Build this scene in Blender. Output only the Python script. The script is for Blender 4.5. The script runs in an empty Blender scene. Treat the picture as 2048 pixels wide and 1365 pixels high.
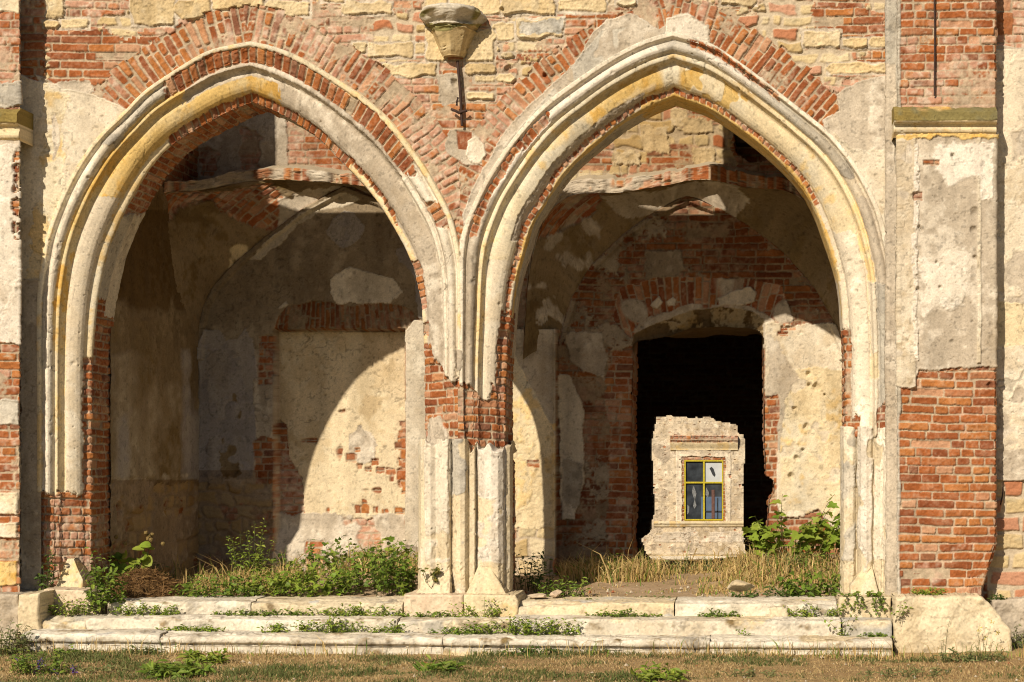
import bpy, math, random
import numpy as np
from mathutils import Vector, Matrix
random.seed(5); RNG = np.random.default_rng(11)
f32 = np.float32
# ---------------------------------------------------------------- survey frame
# the facade plane is y = 0, z = 0 is the lawn; drawing units (u, v) of the elevation convert to metres per depth
F, CAMD, VX, VY, CZ = 3440.0, 16.0, 1500.0, 900.0, 1.79
def W(px, py, y=0.0):
    d = (CAMD + y) / F
    return ((px - VX) * d, y, CZ + (VY - py) * d)
def WA(pts, y=0.0):
    return np.array([W(p[0], p[1], p[2] if len(p) > 2 else y) for p in pts], dtype=np.float64)
def proj(P):
    d = F / (CAMD + P[..., 1])
    return VX + P[..., 0] * d, VY - (P[..., 2] - CZ) * d
col = bpy.context.scene.collection
# ---------------------------------------------------------------- noise
def H(ix, iy, seed=0):
    n = (ix.astype(np.int64) * 374761393 + iy.astype(np.int64) * 668265263 + seed * 1442695041) & 0xffffffff
    n = ((n ^ (n >> 13)) * 1274126177) & 0xffffffff
    n = n ^ (n >> 16)
    n = (n * 2246822519) & 0xffffffff
    n = n ^ (n >> 15)
    return ((n & 0xffffff) / float(0xffffff)).astype(f32)
def vn(x, y, seed=0):
    x = np.asarray(x, f32); y = np.asarray(y, f32)
    xi = np.floor(x); yi = np.floor(y)
    fx = x - xi; fy = y - yi
    fx = fx * fx * (3 - 2 * fx); fy = fy * fy * (3 - 2 * fy)
    a = H(xi, yi, seed); b = H(xi + 1, yi, seed); c = H(xi, yi + 1, seed); d = H(xi + 1, yi + 1, seed)
    return ((a * (1 - fx) + b * fx) * (1 - fy) + (c * (1 - fx) + d * fx) * fy) * 2 - 1
def fbm(x, y, o=4, seed=0, g=.5):
    r = 0; a = 1.; t = 0.; k = 1.
    for i in range(o):
        r = r + a * vn(x * k + i * 17.3, y * k + i * 9.1, seed + i * 31); t += a; a *= g; k *= 2.07
    return r / t
def sst(lo, hi, x):
    t = np.clip((x - lo) / (hi - lo), 0, 1); return t * t * (3 - 2 * t)
def mixc(a, b, t):
    a = np.asarray(a, f32); b = np.asarray(b, f32)
    return a + (b - a) * np.asarray(t, f32)[..., None]
def polysd(px, py, pts):
    """signed distance to a polygon, positive inside"""
    pts = np.asarray([p[:2] for p in pts], f32); out = np.full(px.shape, -60., f32)
    lo = pts.min(0) - 45; hi = pts.max(0) + 45
    idx = np.nonzero((px > lo[0]) & (px < hi[0]) & (py > lo[1]) & (py < hi[1]))[0]
    if len(idx) == 0: return out
    x = px[idx]; y = py[idx]; d2 = np.full(x.shape, 1e9, f32); ins = np.zeros(x.shape, bool)
    for i in range(len(pts)):
        ax, ay = pts[i]; bx, by = pts[(i + 1) % len(pts)]
        ex, ey = bx - ax, by - ay; L = ex * ex + ey * ey + 1e-9
        t = np.clip(((x - ax) * ex + (y - ay) * ey) / L, 0, 1)
        d2 = np.minimum(d2, (x - ax - t * ex) ** 2 + (y - ay - t * ey) ** 2)
        if abs(ey) > 1e-9:
            ins ^= ((ay > y) != (by > y)) & (x < ex * (y - ay) / ey + ax)
    out[idx] = np.sqrt(d2) * np.where(ins, 1, -1)
    return out
# ---------------------------------------------------------------- masonry fields: relief (m) and base colour from (u, v) in metres
def bond(u, v, ch=.0785, L=.30, mort=.0125, seed=0, split=.28, warp=.011, wav=.016):
    u = u + warp * fbm(u * 6, v * 6, 2, seed + 1); v = v + warp * .9 * fbm(u * 5, v * 9, 2, seed + 2) + wav * vn(u * .9, v * .5, seed + 3)
    row = np.floor(v / ch); fv = v / ch - row
    uu = u / L + H(row, row * 0 + 7, seed) * 5
    j = np.floor(uu)
    def jit(j): return (H(j, row, seed + 5) - .5) * .5
    j = j - (uu < j + jit(j)); j = j + (uu >= j + 1 + jit(j + 1))
    lo = j + jit(j); hi = j + 1 + jit(j + 1)
    sp = H(j, row, seed + 8) < split; mid = (lo + hi) * .5; half = uu > mid
    lo = np.where(sp & half, mid, lo); hi = np.where(sp & ~half, mid, hi)
    jj = j * 2 + (sp & half)
    du = np.minimum(uu - lo, hi - uu) * L; dv = np.minimum(fv, 1 - fv) * ch
    k = .012; e = np.minimum(du, dv); hh = np.clip(k - np.abs(du - dv), 0, k) / k
    e = e - hh * hh * k * .35 - mort * .5 * (1 + .5 * vn(u * 5, v * 5, seed + 9))
    return e, H(jj, row, seed + 11), H(jj, row, seed + 12), H(jj, row, seed + 13), u, v
def t_brick(u, v, seed, wash=.5, dark=0., red=0., **kw):
    e, a, b, c, u2, v2 = bond(u, v, seed=seed, **kw)
    n = fbm(u * 9, v * 9, 3, seed + 20); n2 = fbm(u * 45, v * 45, 2, seed + 21)
    sm = sst(.22, .5, fbm(u * 3.1, v * 4.5, 4, seed + 40) + .25 * n2 + .5 * (wash - .5)) * min(1, .15 + 1.2 * wash)
    e = e - .011 * np.clip(n2 * 1.1 + n * .6 - .12, 0, 1) - .03 * (H(np.floor(u * 2.3), np.floor(v / .0785), seed + 41) > .985)
    m = sst(-.002, .0035, e + .004 * n2 + .003 * n) * (1 - .92 * sm)
    face = .015 * (b - .45) + .0055 * n + .0022 * n2 + .002 * np.clip(e / .01, 0, 1)
    face = face - .02 * (c > .96)
    d = -.012 + .006 * n + .004 * n2 + .009 * sm + m * (.011 + face)
    cb = mixc((.325, .102, .031), (.215, .064, .025), sst(.2, 1., a))
    cb = mixc(cb, (.39, .15, .045), sst(.62, .9, b)); cb = mixc(cb, (.47, .27, .165), sst(.82, .92, c) * .85); cb = mixc(cb, (.17, .085, .06), sst(.12, .04, c) * .7)
    cb = cb * (1 + .28 * n + .16 * n2)[..., None]; cb = mixc(cb, (.40, .31, .22), np.clip(.05 + .22 * n + .25 * n2, 0, .5))
    w = sst(.05, .55, fbm(u * 1.1, v * 1.5, 3, seed + 30) + .55 * fbm(u * 14, v * 14, 3, seed + 31) + (wash - .55) + .5 * (a - .5))
    cb = mixc(cb, mixc((.47, .27, .19), (.57, .46, .365), sst(-.2, .5, fbm(u * 22, v * 22, 2, seed + 33))), w * .85)
    cm = mixc((.43, .345, .245), (.34, .27, .19), sst(-.4, .5, fbm(u * 5, v * 5, 3, seed + 34))); cm = mixc(cm, (.47, .31, .23), sst(.05, .5, fbm(u * 8, v * 11, 3, seed + 35)) * .55); cm = cm * (1 + .2 * n2 + .22 * fbm(u * 24, v * 24, 2, seed + 36))[..., None]
    return d, mixc(cm, cb, m * (1 - dark * 0))
def t_stone(u, v, seed, ch=.2, L=.42, warp=.03, wav=.04, mort=.03, split=.3, pal=0, **kw):
    e, a, b, c, u2, v2 = bond(u, v, ch=ch, L=L, mort=mort, seed=seed, split=split, warp=warp, wav=wav)
    n = fbm(u * 5, v * 9, 4, seed + 20); n2 = fbm(u * 30, v * 40, 3, seed + 21)
    m = sst(-.004, .012, e + .008 * n)
    d = -.015 + .005 * n2 + m * (.018 + .02 * (b - .5) + .012 * n + .004 * n2)
    cs = mixc((.54, .42, .23), (.59, .50, .34), a); cs = mixc(cs, (.46, .34, .17), sst(.6, .9, b))
    cs = mixc(cs, (.40, .35, .24), sst(.0, .6, n + .3 * n2) * .55)
    isb = (c < (.0 if pal == 0 else .3))
    cs = np.where(isb[..., None], mixc((.38, .14, .06), (.48, .27, .18), a), cs)
    cm = mixc((.50, .42, .31), (.40, .33, .24), sst(-.4, .5, n2))
    return d, mixc(cm, cs, m)
def pits(u, v, cell, seed, prob, rmin, rmax):
    gx = np.floor(u / cell); gy = np.floor(v / cell)
    cx = (gx + .25 + .5 * H(gx, gy, seed)) * cell; cy = (gy + .25 + .5 * H(gx, gy, seed + 1)) * cell
    r = rmin + (rmax - rmin) * H(gx, gy, seed + 2) ** 2
    q = np.sqrt((u - cx) ** 2 + ((v - cy) * (.7 + .6 * H(gx, gy, seed + 4))) ** 2) / r
    return np.where(H(gx, gy, seed + 3) < prob, np.clip(1.15 - q, 0, 1), 0)
def cracks(u, v, seed, w=.012):
    f = fbm(u * .9 + .3 * fbm(u * 7, v * 7, 2, seed + 2), v * .9 + .3 * fbm(u * 7, v * 7, 2, seed + 3), 3, seed)
    return (1 - sst(w * .4, w, np.abs(f))) * sst(.12, .4, fbm(u * .8, v * .8, 2, seed + 7))
PAL = dict(render=((.49, .425, .34), (.41, .35, .275), (.56, .50, .415)), finish=((.62, .54, .42), (.67, .605, .49), (.55, .47, .35)),
           white=((.68, .61, .50), (.60, .53, .42), (.72, .66, .55)), ochre=((.65, .46, .18), (.65, .54, .33), (.60, .38, .11)),
           cream=((.67, .56, .37), (.66, .60, .47), (.66, .50, .26)), grey=((.47, .435, .37), (.56, .51, .425), (.38, .35, .30)), step=((.67, .61, .505), (.62, .555, .44), (.71, .66, .56)),
           earth=((.235, .17, .09), (.29, .22, .135), (.20, .14, .065)), stone=((.64, .545, .39), (.58, .48, .32), (.67, .60, .475)),
           limerock=((.67, .575, .41), (.65, .53, .34), (.60, .52, .38)), warmstone=((.62, .48, .34), (.65, .54, .40), (.58, .45, .33)),
           bluestone=((.47, .45, .41), (.53, .50, .44), (.42, .41, .38)), violet=((.38, .345, .33), (.42, .38, .34), (.33, .305, .30)),
           moss=((.24, .215, .09), (.30, .24, .08), (.20, .19, .10)), whiteb=((.66, .60, .52), (.61, .55, .46), (.68, .63, .55)))
def t_plaster(u, v, seed, pal='render', rough=1., pit=.3, crack=1., **kw):
    A, B, C = PAL[pal]
    n0 = fbm(u * .9, v * .7, 3, seed + 1); n = fbm(u * 3.3, v * 2.6, 4, seed + 2); n2 = fbm(u * 14, v * 14, 3, seed + 3); n3 = fbm(u * 60, v * 60, 2, seed + 4)
    p = pits(u, v, .16, seed + 40, pit, .006, .03) + .8 * pits(u, v, .06, seed + 50, pit * .6, .004, .012)
    ck = cracks(u, v, seed + 60) * crack
    hc = (1 - sst(.005, .016, np.abs(fbm(u * 3.1 + 2, v * 3.1, 4, seed + 12)))) * sst(.05, .3, fbm(u * 1.3, v * 1.3, 2, seed + 13)) * crack
    d = .012 + rough * (.010 * n + .005 * n2 + .0022 * n3) + .006 * n0 - .014 * np.clip(p, 0, 1) - .008 * ck - .003 * hc
    c = mixc(A, B, sst(-.35, .4, n0 + .7 * n)); c = mixc(c, C, sst(.0, .5, n + .6 * n2 - .15 * n0))
    st = fbm(u * 9, v * .8, 4, seed + 8)
    gs = sst(.12, .6, fbm(u * 2.1 + 5, v * .8, 4, seed + 9) + .35 * n2); c = mixc(c, c * np.array((.70, .66, .60), f32), gs * .75)
    sp = sst(.42, .6, fbm(u * 34, v * 34, 2, seed + 10)); c = c * (1 - .3 * sp)[..., None]
    c = c * (1 + .14 * n2 + .13 * n3 + .19 * st - .22 * np.clip(p, 0, 1) - .35 * ck - .3 * hc)[..., None]
    return d, c
class Field:
    """relief and base colour over a set of points; layers go on like coats of render"""
    def __init__(s, px, py, u, v, seed):
        s.px, s.py, s.u, s.v, s.seed = [np.asarray(a, f32).ravel() for a in (px, py, u, v)] + [seed]
        n = len(s.px); s.d = np.zeros(n, f32); s.c = np.zeros((n, 3), f32)
        s.ns = fbm(s.u * 4, s.v * 4, 3, seed + 900); s.nf = fbm(s.u * 19, s.v * 19, 2, seed + 910) + .55 * fbm(s.u * 55, s.v * 55, 2, seed + 920)
    def poly(s, pts, amp=6): return polysd(s.px, s.py, pts) + amp * s.ns + amp * .45 * s.nf
    def rect(s, x0, y0, x1, y1, amp=5, r=0):
        return np.minimum(np.minimum(s.px - x0, x1 - s.px), np.minimum(s.py - y0, y1 - s.py)) + amp * s.ns + amp * .45 * s.nf
    def put(s, typ, sd=None, lift=0., uv=None, seed=None, keep=0., soft=1.3, lip=True, **kw):
        m = np.ones(len(s.px), f32) if sd is None else np.clip(sd / soft + .5, 0, 1)
        i = np.nonzero(m > 0)[0]
        if len(i) == 0: return
        u, v = (s.u, s.v) if uv is None else uv
        sd_ = s.seed + (hash_s(typ) if seed is None else seed)
        fn = {'brick': t_brick, 'stones': t_stone}.get(typ)
        d, c = fn(u[i], v[i], sd_, **kw) if fn else t_plaster(u[i], v[i], sd_, pal=typ, **kw)
        w = m[i]
        if not fn and sd is not None and lip: d = d + .007 * np.exp(-((sd[i] - 2.2) / 2.2) ** 2) * (s.nf[i] > -.25)
        s.d[i] = s.d[i] * (1 - w) + (d + lift + keep * s.d[i]) * w
        s.c[i] = s.c[i] * (1 - w[:, None]) + c * w[:, None]
    def tint(s, sd, colr, k=1., soft=8.):
        m = (np.clip(sd / soft + .5, 0, 1) * k)[:, None]; s.c = s.c * (1 - m) + s.c * 0 * m + m * np.asarray(colr, f32) * (.9 + .2 * s.nf[:, None])
    def hole(s, x, y, r, dep=.03):
        q = np.sqrt((s.px - x) ** 2 + (s.py - y) ** 2) / (r * (1 + .4 * s.nf)); m = np.clip(1.2 - q, 0, 1)
        s.d -= dep * m ** .6; s.c *= (1 - .25 * m)[:, None]
def hash_s(t): return sum((i + 3) * ord(ch) for i, ch in enumerate(t)) % 997
# ---------------------------------------------------------------- materials
def nmat(name, build):
    m = bpy.data.materials.new(name); m.use_nodes = True; nt = m.node_tree
    b = nt.nodes['Principled BSDF']; build(nt, b); return m
def masonry_mat(name, rough=.92, scale=70, bump=.25, var=.16, spec=.15):
    def bd(nt, b):
        L = nt.links.new; at = nt.nodes.new('ShaderNodeAttribute'); at.attribute_name = 'tone'
        tc = nt.nodes.new('ShaderNodeTexCoord'); n = nt.nodes.new('ShaderNodeTexNoise'); n.inputs['Scale'].default_value = scale; n.inputs['Detail'].default_value = 5
        n.inputs['Roughness'].default_value = .65
        L(tc.outputs['Object'], n.inputs['Vector'])
        mr = nt.nodes.new('ShaderNodeMapRange'); mr.inputs[1].default_value = .3; mr.inputs[2].default_value = .7; mr.inputs[3].default_value = 1 - var; mr.inputs[4].default_value = 1 + var
        L(n.outputs['Fac'], mr.inputs[0])
        mx = nt.nodes.new('ShaderNodeMix'); mx.data_type = 'RGBA'; mx.blend_type = 'MULTIPLY'; mx.inputs[0].default_value = 1
        L(at.outputs['Color'], mx.inputs[6]); L(mr.outputs[0], mx.inputs[7]); L(mx.outputs[2], b.inputs['Base Color'])
        bp = nt.nodes.new('ShaderNodeBump'); bp.inputs['Strength'].default_value = bump; bp.inputs['Distance'].default_value = .01
        L(n.outputs['Fac'], bp.inputs['Height']); L(bp.outputs[0], b.inputs['Normal'])
        b.inputs['Roughness'].default_value = rough; b.inputs['Specular IOR Level'].default_value = spec
    return nmat(name, bd)
MAS = masonry_mat('weathered_masonry'); STONE = masonry_mat('cut_stone', scale=45, bump=.35); SOIL = masonry_mat('dry_soil', scale=30, bump=.5, var=.25)
def plain_mat(name, c, rough=.6, metal=0., nscale=25, var=.25, spec=.3):
    def bd(nt, b):
        L = nt.links.new; n = nt.nodes.new('ShaderNodeTexNoise'); n.inputs['Scale'].default_value = nscale; n.inputs['Detail'].default_value = 4
        tc = nt.nodes.new('ShaderNodeTexCoord'); L(tc.outputs['Object'], n.inputs['Vector'])
        r = nt.nodes.new('ShaderNodeValToRGB'); r.color_ramp.elements[0].position = .3; r.color_ramp.elements[1].position = .7
        r.color_ramp.elements[0].color = (*[x * (1 - var) for x in c], 1); r.color_ramp.elements[1].color = (*[min(1, x * (1 + var)) for x in c], 1)
        L(n.outputs['Fac'], r.inputs[0]); L(r.outputs[0], b.inputs['Base Color'])
        b.inputs['Roughness'].default_value = rough; b.inputs['Metallic'].default_value = metal; b.inputs['Specular IOR Level'].default_value = spec
    return nmat(name, bd)
def leaf_mat(name, trans=.35, rough=.55):
    def bd(nt, b):
        L = nt.links.new; at = nt.nodes.new('ShaderNodeAttribute'); at.attribute_name = 'tone'
        n = nt.nodes.new('ShaderNodeTexNoise'); n.inputs['Scale'].default_value = 14
        tc = nt.nodes.new('ShaderNodeTexCoord'); L(tc.outputs['Object'], n.inputs['Vector'])
        mr = nt.nodes.new('ShaderNodeMapRange'); mr.inputs[3].default_value = .7; mr.inputs[4].default_value = 1.3; L(n.outputs['Fac'], mr.inputs[0])
        mx = nt.nodes.new('ShaderNodeMix'); mx.data_type = 'RGBA'; mx.blend_type = 'MULTIPLY'; mx.inputs[0].default_value = 1
        L(at.outputs['Color'], mx.inputs[6]); L(mr.outputs[0], mx.inputs[7]); L(mx.outputs[2], b.inputs['Base Color'])
        b.inputs['Roughness'].default_value = rough; b.inputs['Specular IOR Level'].default_value = .3
        t = nt.nodes.new('ShaderNodeBsdfTranslucent'); L(mx.outputs[2], t.inputs['Color'])
        a = nt.nodes.new('ShaderNodeMixShader'); a.inputs[0].default_value = trans
        L(b.outputs[0], a.inputs[1]); L(t.outputs[0], a.inputs[2]); L(a.outputs[0], nt.nodes['Material Output'].inputs['Surface'])
    return nmat(name, bd)
LEAF = leaf_mat('green_leaf'); STRAW = leaf_mat('dry_grass', .25, .7)
# ---------------------------------------------------------------- objects
def tag(o, label=None, cat=None, group=None, kind=None):
    for k, x in (('label', label), ('category', cat), ('group', group), ('kind', kind)):
        if x: o[k] = x
    return o
def thing(name, loc, label, cat, group=None):
    o = bpy.data.objects.new(name, None); o.empty_display_size = .2; col.objects.link(o); o.location = loc
    return tag(o, label, cat, group)
ORG = {}
def origin(o):
    x = Vector((0, 0, 0))
    while o is not None: x = x + o.location; o = o.parent
    return x
def emit(name, V, faces, mat, parent=None, tone=None, smooth=True, loc=None):
    """one mesh object from world-space vertices; faces an (n,k) index array or a list of such arrays"""
    V = np.asarray(V, np.float64).reshape(-1, 3)
    fl = faces if isinstance(faces, list) else [faces]
    fl = [np.asarray(f, np.int64) for f in fl if len(f)]
    used = np.zeros(len(V), bool)
    for f in fl: used[f.ravel()] = True
    remap = np.cumsum(used) - 1; V = V[used]; fl = [remap[f] for f in fl]
    if tone is not None: tone = np.asarray(tone, f32).reshape(-1, 3)[used]
    par = origin(parent) if parent is not None else Vector((0, 0, 0))
    if loc is None:
        loc = (V.min(0) + V.max(0)) / 2; loc[2] = V[:, 2].min()
    V = V - np.asarray(loc)
    me = bpy.data.meshes.new(name); me.vertices.add(len(V)); me.vertices.foreach_set('co', V.astype(f32).ravel())
    nl = sum(f.size for f in fl); npoly = sum(len(f) for f in fl)
    me.loops.add(nl); me.polygons.add(npoly)
    me.loops.foreach_set('vertex_index', np.concatenate([f.ravel() for f in fl]).astype(np.int32))
    tot = np.concatenate([np.full(len(f), f.shape[1]) for f in fl]); st = np.concatenate([[0], np.cumsum(tot)[:-1]])
    me.polygons.foreach_set('loop_start', st.astype(np.int32))
    try: me.polygons.foreach_set('loop_total', tot.astype(np.int32))
    except Exception: pass
    me.polygons.foreach_set('use_smooth', np.full(npoly, smooth))
    me.update(calc_edges=True)
    if tone is not None:
        a = me.color_attributes.new('tone', 'FLOAT_COLOR', 'POINT')
        a.data.foreach_set('color', np.concatenate([np.clip(tone, .004, .9), np.ones((len(V), 1), f32)], 1).astype(f32).ravel())
    me.materials.append(mat)
    o = bpy.data.objects.new(name, me); col.objects.link(o)
    o.location = Vector(loc) - par
    if parent is not None: o.parent = parent
    return o
def quads(nv, nu, keep=None):
    i = np.arange(nv * nu).reshape(nv, nu)
    q = np.stack([i[:-1, :-1], i[:-1, 1:], i[1:, 1:], i[1:, :-1]], -1)
    return q[keep] if keep is not None else q.reshape(-1, 4)
def normals(P, toward):
    a = np.gradient(P, axis=0); b = np.gradient(P, axis=1); n = np.cross(a, b); n /= np.linalg.norm(n, axis=-1, keepdims=True) + 1e-12
    s = np.sign((n * (toward - P)).sum(-1, keepdims=True)); s[s == 0] = 1
    return n * s
CAMP = np.array([0, -CAMD, CZ])
def resample(P, n=None, step=None):
    P = np.asarray(P, float); L = np.concatenate([[0], np.cumsum(np.linalg.norm(np.diff(P, axis=0), axis=1))])
    if n is None: n = max(2, int(L[-1] / step) + 1)
    t = np.linspace(0, L[-1], n); return np.stack([np.interp(t, L, P[:, k]) for k in range(P.shape[1])], 1)
def catmull(P, m=12):
    P = np.asarray(P, float); Q = np.concatenate([[2 * P[0] - P[1]], P, [2 * P[-1] - P[-2]]]); out = []
    for i in range(1, len(Q) - 2):
        p0, p1, p2, p3 = Q[i - 1:i + 3]
        for t in np.linspace(0, 1, m, endpoint=False):
            out.append(.5 * ((2 * p1) + (p2 - p0) * t + (2 * p0 - 5 * p1 + 4 * p2 - p3) * t * t + (3 * p1 - p0 - 3 * p2 + p3) * t ** 3))
    out.append(P[-1]); return np.array(out)
def smooth_curve(P, n, k=9):
    R = resample(catmull(P), n); E = np.pad(R, ((k, k), (0, 0)), mode='edge')
    for i in range(k):   # reflect ends so they stay put
        E[k - 1 - i] = 2 * R[0] - R[min(i + 1, n - 1)]; E[k + n + i] = 2 * R[-1] - R[max(n - 2 - i, 0)]
    c = np.cumsum(np.concatenate([np.zeros((1, R.shape[1])), E]), 0); w = 2 * k + 1
    return (c[w:] - c[:-w]) / w
def box_mesh(name, x0, y0, z0, x1, y1, z1, mat, parent=None, bev=.0, tone=None):
    V = np.array([(x, y, z) for x in (x0, x1) for y in (y0, y1) for z in (z0, z1)])
    Q = np.array([(0, 1, 3, 2), (4, 6, 7, 5), (0, 4, 5, 1), (2, 3, 7, 6), (0, 2, 6, 4), (1, 5, 7, 3)])
    t = None if tone is None else np.tile(np.asarray(tone, f32), (8, 1))
    return emit(name, V, Q, mat, parent, t, smooth=False)
def tube(P, r, n=6, closed_end=True):
    """vertices and quads of a tube along P with radii r"""
    P = np.asarray(P, float); m = len(P); r = np.broadcast_to(np.asarray(r, float), (m,))
    T = np.gradient(P, axis=0); T /= np.linalg.norm(T, axis=1, keepdims=True) + 1e-9
    up = np.where(np.abs(T[:, 2:3]) > .9, np.array([[1., 0, 0]]), np.array([[0, 0, 1.]]))
    A = np.cross(T, up); A /= np.linalg.norm(A, axis=1, keepdims=True) + 1e-9; B = np.cross(T, A)
    an = np.linspace(0, 2 * math.pi, n, endpoint=False)
    V = P[:, None] + r[:, None, None] * (np.cos(an)[None, :, None] * A[:, None] + np.sin(an)[None, :, None] * B[:, None])
    i = np.arange(m * n).reshape(m, n); j = np.roll(i, -1, 1)
    Q = np.stack([i[:-1], j[:-1], j[1:], i[1:]], -1).reshape(-1, 4)
    return V.reshape(-1, 3), Q
class MB:
    def __init__(s): s.V = []; s.Q = []; s.C = []; s.n = 0
    def add(s, V, Q, c=None):
        V = np.asarray(V, float); s.V.append(V); s.Q.append(np.asarray(Q) + s.n); s.n += len(V)
        s.C.append(np.tile(np.asarray((.5, .5, .5) if c is None else c, f32), (len(V), 1)) if c is None or np.ndim(c) == 1 else np.asarray(c, f32))
    def box(s, x0, y0, z0, x1, y1, z1, c=None):
        V = np.array([(x, y, z) for x in (x0, x1) for y in (y0, y1) for z in (z0, z1)])
        s.add(V, np.array([(0, 1, 3, 2), (4, 6, 7, 5), (0, 4, 5, 1), (2, 3, 7, 6), (0, 2, 6, 4), (1, 5, 7, 3)]), c)
    def build(s, name, mat, parent=None, smooth=False, loc=None):
        by = {}
        for q in s.Q: by.setdefault(q.shape[1], []).append(q)
        return emit(name, np.concatenate(s.V), [np.concatenate(x) for x in by.values()], mat, parent, np.concatenate(s.C), smooth, loc)
# ================================================================= arch outlines (hood edge at y=0, inner arris at y=.27)
DI = .27; TH = .75
LO_L = [(78,1195),(78,900),(78,640),(80,587),(88,520),(103,455),(137,372),(173,311),(205,270),(253,224),(290,186),(342,150),(410,109),(455,96),(501,87)]
LO_R = [(921,1195),(921,900),(921,600),(920,530),(905,451),(885,403),(851,342),(817,294),(782,249),(731,202),(680,167),(608,123),(547,97),(501,87)]
LI_L = [(184,1195),(184,900),(184,740),(189,651),(197,584),(214,507),(236,450),(253,415),(285,358),(316,316),(358,278),(408,249),(467,218),(507,204)]
LI_R = [(850,1195),(850,900),(849,720),(846,655),(841,593),(829,541),(812,499),(781,443),(754,402),(719,360),(678,318),(627,268),(564,229),(507,204)]
RO_L = [(922,1195),(922,900),(922,600),(923,500),(931,458),(947,417),(970,369),(1001,318),(1039,267),(1090,212),(1158,161),(1227,116),(1288,85),(1346,68)]
RO_R = [(1789,1195),(1789,900),(1788,620),(1784,535),(1772,484),(1761,437),(1741,386),(1707,328),(1662,273),(1621,239),(1553,185),(1485,133),(1416,89),(1346,68)]
RI_L = [(1011,1195),(1011,900),(1011,760),(1014,700),(1020,648),(1028,578),(1047,503),(1064,447),(1090,405),(1123,354),(1159,314),(1202,278),(1239,247),(1300,213),(1349,193)]
RI_R = [(1691,1195),(1691,900),(1690,720),(1685,644),(1682,593),(1673,543),(1654,484),(1630,419),(1601,369),(1549,314),(1492,267),(1420,219),(1349,193)]
PROF = [(-.05,.06),(-.045,.0),(-.02,-.026),(.045,-.028),(.06,-.014),(.075,.016),(.10,.026),(.12,.016),(.145,.0),(.18,-.012),(.22,-.013),(.26,.0),(.285,.018),(.30,.042),(.315,.056),(.335,.054),(.35,.046),(.395,.047),
        (.41,.065),(.425,.100),(.45,.122),(.485,.132),(.52,.126),(.58,.124),(.66,.134),(.74,.152),(.80,.175),(.845,.208),(.86,.235),(.875,.245),(.95,.252),(.985,.262),(1.,.275),(1.003,.30),(1.005,.40),(1.006,.60),(1.0,.75),(.7,.76)]
FLAT = np.array([(-.05,.06),(-.02,-.02),(.05,-.022),(.335,.052),(.40,.052),(.50,.134),(.80,.180),(.875,.248),(1.,.275)])
def flank(outer, inner, npts):
    """both outlines cut at the springing so that courses stay level on the straight part"""
    res = []
    for pts, y in ((outer, 0), (inner, DI)):
        P = WA(pts, y); C = smooth_curve(P, 900, 12)
        k = np.argmin(np.abs(C[:, 2] - (CZ + 250 / 215)))
        n1 = npts[0]; n2 = npts[1]
        res.append(np.concatenate([resample(C[:k + 1], n1)[:-1], resample(C[k:], n2)]))
    return res
def arch_grid(oL, iL, oR, iR, seed):
    step = .0075
    prof = resample(np.array(PROF) * [.39, 1], step=.0068); prof[:, 0] /= .39
    zspr = CZ + 250 / 215
    halves = []
    for o, i in ((oL, iL), (oR, iR)):
        C = smooth_curve(WA(o), 900, 12); k = np.argmin(np.abs(C[:, 2] - zspr))
        l1 = np.linalg.norm(np.diff(C[:k + 1], axis=0), axis=1).sum(); l2 = np.linalg.norm(np.diff(C[k:], axis=0), axis=1).sum()
        halves.append(flank(o, i, (int(l1 / step), int(l2 / step))))
    O = np.concatenate([halves[0][0], halves[1][0][::-1][1:]]); I = np.concatenate([halves[0][1], halves[1][1][::-1][1:]])
    M = (O + I) / 2; s = np.concatenate([[0], np.cumsum(np.linalg.norm(np.diff(M, axis=0), axis=1))])
    def place(pr):
        a = pr[..., 0]; X = O[:, None, 0] * (1 - a) + I[:, None, 0] * a; Z = O[:, None, 2] * (1 - a) + I[:, None, 2] * a
        return np.stack([X, np.broadcast_to(pr[..., 1], X.shape), Z], -1)
    P = place(prof[None])
    er = prof.copy(); nf_ = int(np.argmax(prof[:, 1] > .272)); er[:nf_, 1] = np.interp(prof[:nf_, 0], FLAT[:, 0], FLAT[:, 1]) + .006
    Pe = place(er[None])
    k = 75; pe = np.pad(prof[:np.argmax(prof[:, 1] > .27)], ((k // 2, k // 2), (0, 0)), mode='edge'); c = np.cumsum(np.concatenate([np.zeros((1, 2)), pe]), 0)
    ff = er.copy(); n_ = len(pe) - k + 1; ff[:n_] = (c[k:] - c[:-k]) / k; ff[:n_, 0] = prof[:n_, 0]; ff[:n_, 1] += .02; ff[:14, 1] = ff[14, 1]; ff[:6, 0] = prof[6, 0] - .03
    Pe = (Pe, place(ff[None]))
    pl = np.concatenate([[0], np.cumsum(np.linalg.norm(np.diff(prof * [.39, 1], axis=0), axis=1))])
    nv, nu = P.shape[:2]
    px, py = proj(P); u = np.broadcast_to(pl[None], (nv, nu)); v = np.broadcast_to(s[:, None], (nv, nu))
    fl = Field(px, py, u, v, seed); fl.a = np.broadcast_to(prof[None, :, 0], (nv, nu)).ravel().astype(f32); fl.b = np.broadcast_to(prof[None, :, 1], (nv, nu)).ravel().astype(f32)
    # the order of walking round: soffit is everything past the arris
    fl.sof = np.broadcast_to((np.arange(nu) > np.argmax(prof[:, 1] > .285)) & (prof[:, 1] > .28), (nv, nu)).ravel()
    return fl, P, Pe, prof
def band(x, lo, hi): return np.minimum(x - lo, hi - x)
def mins(*a):
    r = a[0]
    for b in a[1:]: r = np.minimum(r, b)
    return r
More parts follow.
